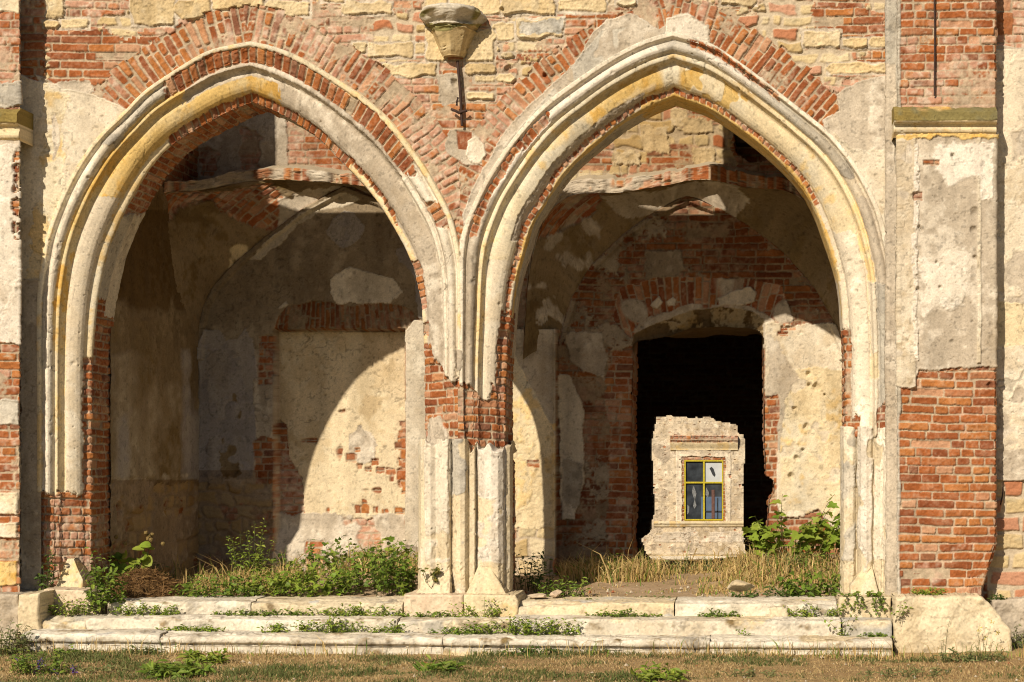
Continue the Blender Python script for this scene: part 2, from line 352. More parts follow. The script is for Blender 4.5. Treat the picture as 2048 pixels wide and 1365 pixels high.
def finish_arch(fl, P, Pe, er, sink=None):
    nv, nu = P.shape[:2]; w = np.clip(er, 0, 1).reshape(nv, nu, 1); w2 = np.clip(er - 1, 0, 1).reshape(nv, nu, 1)
    Q = P * (1 - w) + Pe[0] * w; Q = Q * (1 - w2) + Pe[1] * w2
    if sink is not None: Q[..., 1] += .16 * sst(0, 12, sink).reshape(nv, nu)
    N = normals(Q, np.array([Q[..., 0].mean(), -6, 1.5]))
    d = fl.d.reshape(nv, nu, 1)
    return Q + N * np.clip(d, -.05, .05)
# ----------------------------------------------------------------- left arch
def left_arch():
    fl, P, Pe, prof = arch_grid(LO_L, LI_L, LO_R, LI_R, 100)
    px, py, a = fl.px, fl.py, fl.a; q = a + .035 * fl.ns + .02 * fl.nf; nx = px + 9 * fl.ns + 6 * fl.nf; ny = py + 9 * fl.ns + 7 * fl.nf
    left = px < 505
    fl.put('cream', lip=False, lift=-.011, rough=0.25, pit=.12, crack=.5)
    fl.put('white', lip=False, sd=mins(band(q, .07, .31) * 100, 2000 - nx), lift=-.011, rough=0.28)
    fl.put('ochre', lip=False, sd=mins(band(q, .30, .87) * 100, 620 - nx + 3 * (330 - ny) * 0, 440 - ny), lift=-.011, rough=0.22, pit=.05)
    fl.put('ochre', lip=False, sd=mins(band(q, .30, .56) * 100, 505 - nx, 720 - ny + 60 * fl.ns), lift=-.011, rough=0.17, pit=.05)
    fl.put('finish', lip=False, sd=mins(band(q, .50, .86) * 100, 300 - nx, ny - 400 + 40 * fl.ns), lift=-.010, rough=0.22)
    fl.put('render', lip=False, sd=mins(band(q, .30, .9) * 100, nx - 560), lift=-.012, rough=0.44)
    fl.put('white', lip=False, sd=mins(band(q, .33, .46) * 100, nx - 600), lift=-.009, rough=0.22)
    fl.put('grey', lip=False, sd=mins(band(q, .08, .3) * 100, 250 - abs(nx - 300) - 60, 290 - ny), lift=-.011)
    er = np.zeros(len(px), f32)
    def brick(sd, e=.9, **kw):
        fl.put('brick', sd, **{**dict(wash=.25, ch=.076, L=.24), **kw}); er[:] = np.maximum(er, np.clip(sd / 6 + .5, 0, 1) * e)
    fl.put('render', lip=False, sd=mins(band(q, .29, .56) * 100, nx - 365, 800 - nx, 262 - ny + (nx - 500).clip(0, 400) * .35 - (q - .29) * 60), lift=-.012, rough=1.60)
    brick(mins(band(q, .06, .33) * 100, nx - 330, 828 - nx, 348 - ny), 1., L=9., split=0, mort=.011, warp=.004)
    brick(mins(band(q, .06, .30) * 100, nx - 848, band(ny, 405, 460)), 1., L=9., split=0, mort=.011, warp=.004)
    brick(mins((q - .855) * 100, nx - 338, 705 - nx, 440 - ny), 1., L=9., split=0, mort=.011, warp=.004)
    brick(mins(band(q, .84, .93) * 100, nx - 700, 790 - nx, 460 - ny), 1., L=9., split=0, mort=.011, warp=.004)
    brick(mins((q - .83) * 100, nx - 800, band(ny, 522, 612)), 1., L=9., split=0, mort=.011, warp=.004)
    brick(mins((q - .83) * 100, nx - 800, band(ny, 642, 672)), 1., L=9., split=0, mort=.011, warp=.004)
    brick(mins((q - .80 + (ny - 690).clip(0, 60) * .004) * 100, nx - 700, ny - 688), .6)
    brick(mins(nx - 700, ny - 745 - 22 * np.sin(a * 7)), 1.7)
    brick(mins((q - .84) * 100, 300 - nx, ny - 715), .3)
    late = fl.poly([(860,838),(878,836),(892,862),(900,925),(848,925)], 7)
    brick(mins(500 - nx, ny - 985), 1.9, wash=.45)
    sof = fl.sof
    s1 = np.where(sof, 10, -10).astype(f32)
    fl.put('grey', lip=False, sd=mins(s1, 400 - nx, band(ny, 425, 600)), lift=-.008)
    fl.put('render', lip=False, sd=mins(s1, nx - 560), lift=-.010)
    brick(mins(s1, 400 - nx, ny - 596), .0, wash=.35)
    fl.put('white', lip=False, sd=mins(s1, 400 - nx, (fl.b - .5) * 200 + 8 * fl.ns, band(ny, 420, 640)), lift=-.008)
    brick(mins(s1, band(ny, 150, 428), 560 - nx), .0)
    fl.put('render', lip=False, sd=late, lift=-.004, rough=1.44); fl.put('render', lip=False, sd=fl.poly([(905,700),(935,700),(940,735),(915,742)], 6), lift=-.004, rough=1.44)
    V = finish_arch(fl, P, Pe, er, np.where(px > 700, py - 915, -9)); return fl, V, prof
def right_arch():
    fl, P, Pe, prof = arch_grid(RO_L, RI_L, RO_R, RI_R, 230)
    px, py, a = fl.px, fl.py, fl.a; q = a + .035 * fl.ns + .02 * fl.nf; nx = px + 9 * fl.ns + 6 * fl.nf; ny = py + 9 * fl.ns + 7 * fl.nf
    fl.put('finish', lip=False, lift=-.011, rough=0.28, pit=.2, crack=.5)
    fl.put('white', lip=False, sd=band(q, -.05, .065) * 100, lift=-.010, rough=0.22)
    fl.put('grey', lip=False, sd=mins(band(q, .08, .31) * 100, 300 - ny + 140 * fl.ns, nx - 1160), lift=-.011, rough=0.33); fl.put('whiteb', lip=False, sd=mins(band(q, .08, .31) * 100, 1500 - nx, 30 * fl.ns + 4), lift=-.011, rough=0.28)
    fl.put('render', lip=False, sd=mins(band(q, .08, .31) * 100, ny - 400), lift=-.011, rough=0.33)
    fl.put('cream', lip=False, sd=mins(band(q, .31, .47) * 100, 760 - ny), lift=-.010, rough=0.22)
    fl.put('cream', lip=False, sd=mins(band(q, .45, .86) * 100, 1380 - nx, 520 - ny), lift=-.011, rough=.25, pit=.05); fl.put('ochre', lip=False, soft=8., sd=mins(band(q, .45, .86) * 100, 1380 - nx, 300 - ny + 60 * fl.ns, 26 * fl.ns + 2), lift=-.011, rough=0.22, pit=.05)
    fl.put('cream', lip=False, sd=mins(band(q, .45, .86) * 100, nx - 1370, 520 - ny), lift=-.011, rough=0.22, pit=.05)
    fl.put('ochre', lip=False, sd=mins(band(q, .45, .86) * 100, nx - 1340, 1500 - nx, 40 * fl.ns - 4), lift=-.011, rough=0.22, pit=.05)
    fl.put('ochre', lip=False, sd=mins((q - .95) * 100, 560 - ny), lift=-.011, rough=0.22, pit=.1)
    fl.put('white', lip=False, sd=mins(band(q, .5, .87) * 100, nx - 1600, ny - 470), lift=-.009, rough=0.22)
    fl.put('white', lip=False, sd=mins(band(q, .2, .46) * 100, nx - 1700, band(ny, 560, 705)), lift=-.007, rough=0.22)
    fl.put('grey', lip=False, sd=mins(band(q, -.05, .33) * 100, nx - 1720, ny - 560), lift=-.012)
    er = np.zeros(len(px), f32)
    def brick(sd, e=.9, **kw):
        fl.put('brick', sd, **{**dict(wash=.25, ch=.074, L=.24), **kw}); er[:] = np.maximum(er, np.clip(sd / 6 + .5, 0, 1) * e)
    fl.put('render', lip=False, sd=mins(band(q, .76, .98) * 100, 1290 - nx, 480 - ny), lift=-.012, rough=1.28)
    brick(mins(band(q, .868, .958) * 100, nx - 1330, 405 - ny), .15, L=9., split=0, mort=.011, warp=.004)
    brick(mins(band(q, .868, .958) * 100, 1345 - nx, nx - 1170, 300 - ny), .15, L=9., split=0, mort=.011, warp=.004)
    brick(mins(band(q, .868, .96) * 100, 1190 - nx, 700 - ny, 14 + 14 * fl.ns), .15, L=9., split=0, mort=.011, warp=.004)
    brick(mins((q - .80) * 100, 1200 - nx, ny - 622), .4)
    brick(mins((q - .72) * 100, 1200 - nx, ny - 775), .6)
    brick(mins(1200 - nx, ny - 765 - 40 * np.exp(-((nx - 975) / 26.) ** 2)), 1.7)
    brick(mins(band(q, .10, .27) * 100, band(nx, 1050, 1098), 330 - ny), 1., L=9., split=0, mort=.011, warp=.004)
    brick(mins(band(q, .085, .21) * 100, nx - 930, 1052 - nx, 470 - ny, ny - 285), 1., L=9., split=0, mort=.011, warp=.004)
    fl.put('brick', mins(band(q, .03, .13) * 100, band(nx, 1376, 1560), 10 + 12 * fl.ns), wash=.6, ch=.076, L=.2)
    brick(mins((q - .86) * 100, nx - 1600, ny - 662), .4, wash=.5)
    brick(mins(band(q, .06, .36) * 100, nx - 1700, ny - 792 - (q - .06) * 90), .7)
    brick(mins((q - .7) * 100, nx - 1600, ny - 835), .7)
    sof = fl.sof; s1 = np.where(sof, 10, -10).astype(f32)
    fl.put('grey', lip=False, sd=mins(s1, 1290 - nx, 600 - ny), lift=-.010)
    fl.put('ochre', lip=False, sd=mins(s1, (.38 - fl.b) * 300 + 12 * fl.ns, 640 - ny), lift=-.008)
    brick(mins(s1, 1200 - nx, ny - 630 - 60 * fl.ns), 0., wash=.35)
    fl.put('render', lip=False, sd=mins(s1, 1200 - nx, (fl.b - .58) * 200 + 10 * fl.ns, 720 - ny), lift=-.006)
    V = finish_arch(fl, P, Pe, er, np.where(px < 1200, py - 915, py - 872)); return fl, V, prof
FAC = thing('arcade_facade', (-2.3, 0, 0), 'weathered brick and plaster front wall with two pointed arches in sunlight', 'ruined arcade')
def emit_arch(fl, V, prof, pier_left, name_label):
    nv, nu = V.shape[:2]; py = fl.py.reshape(nv, nu)[:, 0]; px = fl.px.reshape(nv, nu)[:, 0]
    c = fl.c.reshape(nv, nu, 3)
    isp = (py > 735) & ((px > 700) if pier_left else (px < 1200))
    ka = int(np.argmax(prof[:, 0] > .328)); kb = int(np.argmax(prof[:, 0] > .855))
    rows = ~isp[:-1]
    fp = np.broadcast_to(rows[:, None], (nv - 1, nu - 1)); cols = np.arange(nu - 1)[None]
    A = emit('archivolt', V, quads(nv, nu, fp & (cols >= ka) & (cols < kb)), MAS, FAC, c)
    A['label'] = name_label
    emit('hood_moulding', V, quads(nv, nu, fp & (cols < ka)), MAS, A, c)
    emit('inner_ring', V, quads(nv, nu, fp & (cols >= kb)), MAS, A, c)
    return V.reshape(-1, 3), c.reshape(-1, 3), quads(nv, nu, ~fp)
fl, V, pr = left_arch(); pv1 = emit_arch(fl, V, pr, True, 'arch moulding with brick ring showing along its hood')
fl, V, pr = right_arch(); pv2 = emit_arch(fl, V, pr, False, 'arch moulding with grey hood and ochre band')
PIER = emit('pier', np.concatenate([pv1[0], pv2[0]]), np.concatenate([pv1[2], pv2[2] + len(pv1[0])]), MAS, FAC, np.concatenate([pv1[1], pv2[1]]))
del V, fl
# ================================================================= wall face
def curve_sd(x, z, O):
    """distance outside the hood line (positive outside) and arc length of the foot point"""
    seg = O[1:] - O[:-1]; L = np.concatenate([[0], np.cumsum(np.linalg.norm(seg, axis=1))]); T = seg / (np.linalg.norm(seg, axis=1, keepdims=True) + 1e-9)
    sd = np.empty(len(x), f32); ss = np.empty(len(x), f32)
    for i in range(0, len(x), 15000):
        X = x[i:i + 15000, None] - O[None, :, 0]; Z = z[i:i + 15000, None] - O[None, :, 1]
        k = np.argmin(X * X + Z * Z, 1); r = np.arange(len(k)); kk = np.minimum(k, len(T) - 1)
        dx, dz = X[r, k], Z[r, k]; t = dx * T[kk, 0] + dz * T[kk, 1]; n = -dx * T[kk, 1] + dz * T[kk, 0]
        sd[i:i + 15000] = np.where(np.abs(t) < .02, n, np.sign(n) * np.sqrt(dx * dx + dz * dz)); ss[i:i + 15000] = L[k] + t
    return sd, ss
def hood(oL, oR):
    a = smooth_curve(WA(oL), 420, 6); b = smooth_curve(WA(oR), 420, 6)[::-1]
    return np.concatenate([a, b[1:]])[:, [0, 2]]
HL, HR = hood(LO_L, LO_R), hood(RO_L, RO_R)
def in_arch(x, z, Hc):
    return polysd(x.astype(f32) * 100, z.astype(f32) * 100, Hc * 100) / 100
def wall_face():
    st = .0075
    x0, _, z1 = W(-160, -25); x1, _, z0 = W(2200, 1200)
    xs = np.arange(x0, x1, st); zs = np.arange(z0 - .2, z1, st); nv, nu = len(zs), len(xs)
    X, Z = np.meshgrid(xs, zs); P = np.stack([X, X * 0, Z], -1); px, py = proj(P)
    fl = Field(px, py, X, Z, 400); x = X.ravel(); z = Z.ravel(); px, py = fl.px, fl.py
    zc = np.maximum(z, 1.); L = polysd((x * 100).astype(f32), (zc * 100).astype(f32), HL * 100) / 100; R = polysd((x * 100).astype(f32), (zc * 100).astype(f32), HR * 100) / 100
    solid = (np.maximum(L, R) < .03)
    near = np.nonzero((py < 560) & (px > 40) & (px < 1830) & solid)[0]
    dL, sL = curve_sd(x[near], z[near], HL); dR, sR = curve_sd(x[near], z[near], HR)
    useL = np.abs(dL) < np.abs(dR); dd = np.full(len(x), 9., f32); ss = np.zeros(len(x), f32)
    dd[near] = np.where(useL, np.abs(dL), np.abs(dR)); ss[near] = np.where(useL, sL, sR + 40)
    # coursed brick with blocks of limestone
    fl.put('brick', wash=.72)
    fl.put('brick', fl.poly([(85,62),(310,62),(330,110),(190,180),(85,170)], 8), wash=.15, seed=5)
    fl.put('brick', fl.poly([(1460,15),(1770,15),(1770,130),(1640,120),(1540,50)], 8), wash=.35, seed=6)
    fl.put('render', fl.poly([(70,150),(110,165),(180,160),(190,185),(90,190)], 8), lift=-.012, rough=1.5)
    fl.put('stones', mins(170 - py, 20 * vn(fl.u * 2.4, fl.v * 4., 44) + 6 * fl.nf - 6, band(px, 90, 1780)), warp=.05, wav=.05, ch=.115, L=.24, pal=1, seed=45)
    for k, r in enumerate([(262,-5,352,54),(354,2,432,34),(424,-8,528,21),(530,4,622,36),(684,3,786,30),(853,-8,905,20),(898,-8,1003,30),(1004,-8,1112,31),(1033,36,1127,76),(983,45,1030,80),(1112,-6,1212,26),(1440,-6,1512,11),
            (734,84,828,117),(764,126,876,156),(704,84,735,108),(828,86,852,110),(1605,61,1682,94),(1683,76,1737,96),(1656,128,1775,148),(1738,76,1776,94),(93,-6,128,42),(118,37,178,58),(86,42,120,55),(930,128,990,150),(948,150,992,166),(992,150,1030,164),
            (933,184,990,202),(956,94,1000,104),(1000,108,1030,116),(852,52,892,122),(930,60,990,125),(640,-6,690,6),(1230,0,1275,12)]):
        x0_, y0_, x1_, y1_ = r; sd = fl.rect(x0_ + 1, y0_ + 1, x1_ - 1, y1_ - 1, 4.) + 5 * vn(fl.u * 7, fl.v * 9, 50 + k); cr = np.minimum(np.minimum(fl.px - x0_, x1_ - fl.px), 12) + np.minimum(np.minimum(fl.py - y0_, y1_ - fl.py), 12); sd = np.minimum(sd, cr - 5)
        fl.put('render', fl.rect(x0_ - 3, y0_ - 3, x1_ + 3, y1_ + 3, 4.), lift=-.022, rough=.8)
        fl.put('stones' if 0 else ('limerock' if k % 4 else 'stone'), sd, lift=-.004 + .006 * (k % 3), rough=2.2, pit=.1, crack=.9, seed=40 + k, soft=2.5); fl.c[sd > 0] *= np.array([.90, .85, .74], f32)
    fl.put('bluestone', fl.rect(1040, 40, 1125, 70, 8), lift=-.003, rough=1.5, seed=90)
    fl.put('render', fl.poly([(870,150),(918,150),(920,200),(880,210)], 9), lift=-.01, rough=1.5)
    # rings of radial bricks round the arches
    ring_r = .315 + .06 * H(np.floor(ss / .071), ss * 0, 77)
    ring = np.minimum(ring_r - dd, dd + .05) * 215
    ring_geo = np.where((dd < .44), 1, 0)
    fl.put('brick', ring, uv=(dd + .02, ss), seed=300, wash=.30, ch=.071, L=.30, split=.3, mort=.015)
    fl.put('brick', mins(ring, np.where(useL.sum() and True, 0, 0) + 10 * vn(fl.u * 1.1, fl.v * 1.1, 5) - 2.5), uv=(dd + .02, ss), seed=300, wash=.78, ch=.071, L=.30, split=.3, mort=.015)
    # brick and render at the foot of the valley between the arches
    fl.put('render', fl.poly([(900,262),(935,258),(960,275),(965,330),(925,330),(890,300)], 5), lift=-.004, rough=.8)
    fl.put('brick', fl.rect(915, 264, 944, 300, 3), wash=.1, seed=60, ch=.5, L=.6, warp=.004)
    fl.put('white', fl.poly([(935,282),(952,272),(970,290),(973,310),(962,328),(945,328),(932,312)], 4), lift=.002, rough=.5)
    # coats of plaster
    fl.put('finish', fl.poly([(40,150),(95,168),(112,166),(130,180),(160,186),(195,192),(240,212),(300,240),(300,700),(90,1010),(40,1010)], 5), lift=.004, rough=.7, pit=.25, crack=.3)
    fl.put('cream', mins(fl.poly([(90,170),(130,190),(130,480),(70,640),(40,640),(80,400)], 14), 8 + 18 * fl.ns), lift=.004, rough=.6)
    fl.put('render', fl.poly([(103,235),(112,225),(122,260),(120,300),(108,320)], 4), lift=.0, rough=1.)
    fl.put('render', fl.poly([(40,560),(100,560),(100,1210),(40,1210)], 5), lift=.0, rough=1.)
    fl.put('render', fl.poly([(926,430),(940,390),(964,342),(988,301),(1022,246),(1056,212),(1107,164),(1158,116),(1182,70),(1215,40),(1261,25),(1295,42),(1319,58),(1346,30),(1375,26),(1418,52),(1422,95),(1300,200),(1000,420),(930,520)], 4), lift=.002, rough=.9)
    fl.put('grey', mins(fl.poly([(1000,300),(1107,170),(1200,60),(1346,34),(1418,54),(1420,90),(1300,150),(1050,300)], 4) - 4, 5 + 22 * fl.ns), lift=.003, rough=.7)
    fl.put('whiteb', fl.poly([(1330,36),(1375,28),(1415,54),(1418,95),(1330,95)], 4), lift=.004, rough=.6)
    fl.put('render', fl.poly([(1642,240),(1678,222),(1672,190),(1707,166),(1760,152),(1830,146),(1830,1220),(1780,1220),(1700,400)], 4), lift=.004, rough=1.1)
    fl.put('finish', fl.poly([(1665,262),(1690,285),(1705,300),(1790,300),(1800,560),(1780,560),(1730,420)], 6), lift=.006, rough=.7)
    # rubble wall beyond the tall pilaster
    fl.put('stones', np.minimum(px - 1975, py - 900 + 30 * fl.ns), wash=.5, pal=1, ch=.17, L=.36)
    fl.put('brick', fl.rect(1985, -200, 2025, 70, 4), wash=.0, ch=.42, L=.5, seed=3)
    fl.put('render', mins(px - 1975, band(py + 9 * fl.ns, 95, 960)), lift=.01, rough=1.3)
    fl.put('finish', mins(px - 1975, 4 + 18 * fl.ns, band(py, 100, 900)), lift=.012, rough=.8)
    fl.put('cream', mins(px - 1975, fl.rect(1985, 605, 2300, 690, 7)), lift=.012, rough=.6)
    fl.put('stones', np.minimum(40 - px, py + 300), pal=1)
    nvis = solid.reshape(nv, nu)
    # worn putlog holes
    for h in ((908,165,7),(1016,138,7),(1090,150,4),(1005,20,4)): fl.hole(*h, dep=.05)
    P[..., 1] -= np.clip(fl.d, -.06, .06).reshape(nv, nu)
    keep = nvis[:-1, :-1] & nvis[1:, 1:] & nvis[1:, :-1] & nvis[:-1, 1:]
    rg = ((ring_r - dd) > 0) & (dd < 1) & (py < 440)
    plaster_over = np.zeros(len(px), bool)
    for pg in ([(40,150),(95,168),(160,186),(195,192),(240,212),(300,240),(300,700),(40,700)], [(1642,240),(1678,222),(1672,190),(1707,166),(1830,146),(1830,700),(1700,400)]):
        plaster_over |= polysd(px, py, pg) > 0
    rg &= ~plaster_over
    xa = W(921, 0)[0]
    rl = (rg & (x < xa)).reshape(nv, nu)[:-1, :-1] & keep; rr = (rg & (x >= xa)).reshape(nv, nu)[:-1, :-1] & keep
    far = (x > W(1985, 0)[0]).reshape(nv, nu)[:-1, :-1] & keep
    c = fl.c.reshape(nv, nu, 3)
    emit('wall_face', P, quads(nv, nu, keep & ~rl & ~rr & ~far), MAS, FAC, c)
    a = emit('relieving_arch', P, quads(nv, nu, rl), MAS, FAC, c)
    b = emit('relieving_arch', P, quads(nv, nu, rr), MAS, FAC, c)
    emit('flanking_wall', P, quads(nv, nu, far), MAS, FAC, c)
wall_face()
def core():
    """the body of the wall behind its face, with the arch openings, and the taller masonry either side of the gap above"""
    st = .05; x0 = W(-160, 0)[0]; x1 = W(2200, 0)[0]; z1 = W(0, -100)[2]
    z1 = 5.92; zf = W(0, -25)[2]; xs = np.arange(x0, x1, st); zs = np.append(np.arange(-.1, z1 - .03, st), z1); X, Z = np.meshgrid(xs, zs); nv, nu = X.shape
    L = in_arch(X.ravel(), np.maximum(Z.ravel(), 1.4), HL) ; R = in_arch(X.ravel(), np.maximum(Z.ravel(), 1.4), HR)
    solid = (np.maximum(L, R) < .33).reshape(nv, nu); P = np.stack([X, X * 0 + TH, Z], -1)
    fl = Field(X.ravel() * 215, Z.ravel() * 215, X, Z, 480); fl.put('render'); P[..., 1] += fl.d.reshape(nv, nu)
    keep = solid[:-1, :-1] & solid[1:, 1:] & solid[1:, :-1] & solid[:-1, 1:]
    emit('inner_face', P, quads(nv, nu, keep), MAS, FAC, fl.c)
    m = MB(); t = (.48, .41, .31); top = 9.4
    gl, gr = W(119, 0)[0], W(1241, 0)[0]
    m.box(x0, .004, zf - .05, gl, TH, top, t); m.box(gr, .004, zf - .05, x1, TH, top, t); m.box(gl, .004, 8.3, gr, TH, top, t)  # lintel and extra height, out of view, added to cut sky light
    m.add(np.array([(gl, .0, zf), (gr, .0, zf), (gr, TH, z1), (gl, TH, z1)]), np.array([(0, 1, 2, 3)]), t)
    m.box(x0 - 9, .02, -.3, x0 + .02, TH, top, t); m.box(x1 - .02, .02, -.3, x1 + 9, TH, top, t)
    m.build('upper_wall', MAS, FAC)
core()
# ================================================================= plan profiles run upright: pilasters and pier bases
def upright(plan, py0, py1, st=.0075, seed=1, jag=0., cap=0., yref=0.):
    """plan: (px, y) corners; swept from row py1 (foot) to py0 (head)"""
    p = np.array([(W(a, 0, y)[0], y) for a, y in plan]); p = resample(p, step=st)
    pl = np.concatenate([[0], np.cumsum(np.linalg.norm(np.diff(p, axis=0), axis=1))])
    d = (CAMD + yref) / F; z0 = CZ + (VY - py1) * d; z1 = CZ + (VY - py0) * d
    zs = np.arange(z0, z1 + st, st); nv, nu = len(zs), len(p)
    Z = np.repeat(zs[:, None], nu, 1); X = np.repeat(p[None, :, 0], nv, 0); Y = np.repeat(p[None, :, 1], nv, 0)
    P = np.stack([X, Y, Z], -1); px, py = proj(P)
    fl = Field(px, py, np.broadcast_to(pl[None], (nv, nu)), Z, seed); fl.top = (z1 - Z).ravel()
    return fl, P
def raise_(fl, P, lim=.06):
    nv, nu = P.shape[:2]; N = normals(P, np.array([P[..., 0].mean(), -12, P[..., 2].mean()]))
    return P + N * np.clip(fl.d, -lim, lim).reshape(nv, nu, 1)
# tall pilaster on the right
fl, P = upright([(1770,.02),(1772,-.07),(1776,-.10),(1792,-.10),(1796,-.12),(1797,-.28),(1799,-.30),(1990,-.30),(1992,-.28),(1985,.02)], -150, 1202, seed=700, yref=-.3)
px, py = fl.px, fl.py; nx = px + 5 * fl.ns; ny = py + 7 * fl.ns + 4 * fl.nf
fl.put('brick', wash=.6, L=.27)
fl.put('brick', ny - 742, wash=.06, seed=4, L=.29)
fl.put('brick', ny - 1090, wash=.5, seed=5, red=1)
fl.put('grey', 1800 - nx, rough=1.2, lift=.0)
fl.put('render', mins(1792 - nx, ny - 130), rough=1.0)
fl.put('render', mins(1797 - px, py - 790 + 10 * fl.ns), lift=.0, rough=1.6)
fl.put('render', mins(px - 1797, band(ny, 262, 738 + 30 * sst(1840, 1825, px) + 0 * px)), rough=.9, crack=.3, pit=.4)
fl.put('render', mins(band(px, 1797, 1832), band(ny, 262, 772)), rough=.7, lift=.012)
fl.put('finish', mins(band(px + 4 * fl.ns, 1797, 1830), band(ny, 262, 770), 4 + 12 * fl.ns), rough=.5, lift=.014)
fl.put('whiteb', mins(band(px + 8 * fl.ns, 1826, 1836), band(ny, 290, 720), 3 + 8 * fl.nf), rough=.5, lift=.016)
fl.put('finish', mins(band(px + 2 * fl.ns, 1954, 1962), band(ny, 268, 730)), rough=.6, lift=.012)
fl.put('whiteb', mins(band(px + 8 * fl.ns, 1962, 1990), band(ny, 290, 400), 9 * fl.ns + 3), rough=.8, lift=.006)
fl.put('whiteb', mins(fl.poly([(1880,300),(1950,290),(1960,350),(1900,380),(1870,340)], 16)), rough=.7, lift=.012, soft=7., lip=False)
fl.put('whiteb', mins(fl.poly([(1840,520),(1920,500),(1930,600),(1850,620)], 24)), rough=.9, lift=.012, soft=12., lip=False)
fl.put('ochre', mins(px - 1797, band(ny, 268, 278)), rough=.5, lift=.014)
for h in ((1905,312,4),(1948,425,8),(1946,460,6),(1838,455,5),(1873,525,3),(1835,580,5),(1880,575,3),(1842,460,4),(1950,515,4),(1980,770,5)): fl.hole(*h)
fl.put('brick', fl.rect(1846, 322, 1878, 331, 3), wash=.4); fl.put('brick', fl.rect(1826, 384, 1845, 402, 3), wash=.6)
P = raise_(fl, P)
foot = np.clip((py - 1090) / 90, 0, 1) * np.clip((px - 1930) / 60, 0, 1); P[..., 0] -= (.13 * foot).reshape(P.shape[:2])
PIL2 = emit('pilaster', P, quads(*P.shape[:2]), MAS, FAC, fl.c); PIL2['label'] = 'tall pilaster with bare orange brick foot'
def cornice(pts, x0, x1, pil, seed, ends):
    """mossy string course: pts are (row, y)"""
    d = np.array([(y, CZ + (VY - r) * (CAMD + y) / F) for r, y in pts]); pr = resample(d, step=.006)
    X0, X1 = W(x0, 0, -.32)[0], W(x1, 0, -.32)[0]; xs = np.arange(X0, X1, .0085); nu, nv = len(xs), len(pr)
    P = np.stack([np.repeat(xs[None], nv, 0), np.repeat(pr[:, :1], nu, 1), np.repeat(pr[:, 1:], nu, 1)], -1); px, py = proj(P)
    fl = Field(px, py, P[..., 0], np.broadcast_to(np.arange(nv)[:, None] * .006, (nv, nu)), seed)
    r0 = pts[0][0]
    fl.put('cream', rough=.35, lift=-.012); fl.put('moss', 246 - fl.py + 3 * fl.ns + (r0 - 218), rough=1.2, lift=-.010, crack=0)
    fl.put('ochre', mins(246 - fl.py + (r0 - 218), 6 * fl.ns - 3 + 0 * fl.py), rough=1.2, lift=-.010, crack=0, seed=3); fl.c[fl.py < 246 + r0 - 218] *= np.array([.8, .74, .7], f32)
    P = raise_(fl, P)
    # returns at the two ends
    V = P.reshape(-1, 3); Q = [quads(nv, nu)]; C = fl.c
    for e in ends:
        k = 0 if e < 0 else nu - 1; rim = P[:, k]; back = rim.copy(); back[:, 1] = -.02
        n0 = len(V); V = np.concatenate([V, rim, back]); C = np.concatenate([C, fl.c.reshape(nv, nu, 3)[:, k], fl.c.reshape(nv, nu, 3)[:, k]])
        Q.append(np.stack([n0 + np.arange(nv - 1), n0 + np.arange(1, nv), n0 + nv + np.arange(1, nv), n0 + nv + np.arange(nv - 1)], -1))
    emit('cornice', V, np.concatenate(Q), MAS, pil, C)
cornice([(214,-.28),(220,-.37),(224,-.40),(243,-.40),(246,-.385),(249,-.34),(254,-.335),(256,-.345),(259,-.352),(264,-.345),(268,-.325),(272,-.305),(276,-.29)], 1787, 1993, PIL2, 720, (-1, 1))
# pilaster on the left, cut by the frame
fl, P = upright([(-160,-.30),(39,-.30),(41,-.28),(42,.03)], -150, 1195, seed=760, yref=-.3)
px, py = fl.px, fl.py; nx = px + 4 * fl.ns + 3 * fl.nf; ny = py + 7 * fl.ns + 4 * fl.nf; side = np.asarray(P[..., 1] > -.29).ravel()
fl.put('brick', wash=.8, L=.27)
fl.put('stone', fl.rect(-150, -60, 38, 26, 4), rough=1.5)
fl.put('grey', band(ny, 165, 215), rough=1.5)
fl.put('render', mins(41 - px, band(ny, 272, 690)), rough=1.)
fl.put('whiteb', mins(41 - px, band(ny, 290, 690), 6 + 16 * fl.ns), rough=.6)
fl.put('brick', mins(band(nx, 26, 60), band(ny, 300, 480), 4 + 12 * fl.nf), lift=-.015, wash=.3)
fl.put('stone', fl.rect(-100, 985, 36, 1030, 3), rough=1.5, lift=.01); fl.put('stone', fl.rect(-100, 1045, 36, 1076, 3), rough=1.5, lift=.01); fl.put('ochre', fl.rect(-100, 1123, 34, 1170, 3), rough=1., lift=.0)
fl.put('grey', fl.rect(-100, 800, 38, 850, 4), rough=1.5)
sm = np.where(side, 12, -12).astype(f32)
fl.put('render', sm, rough=1.3); fl.put('cream', mins(sm, band(ny, 220, 620)), rough=.6); fl.put('grey', mins(sm, 200 - ny), rough=1.)
P = raise_(fl, P)
PIL1 = emit('pilaster', P, quads(*P.shape[:2]), MAS, FAC, fl.c); PIL1['label'] = 'peeling pilaster beside the narrower arch'
cornice([(218,-.28),(224,-.36),(228,-.38),(247,-.38),(250,-.37),(253,-.33),(262,-.33),(265,-.345),(271,-.35),(276,-.34),(281,-.31),(284,-.29)], -160, 41, PIL1, 740, (1,))
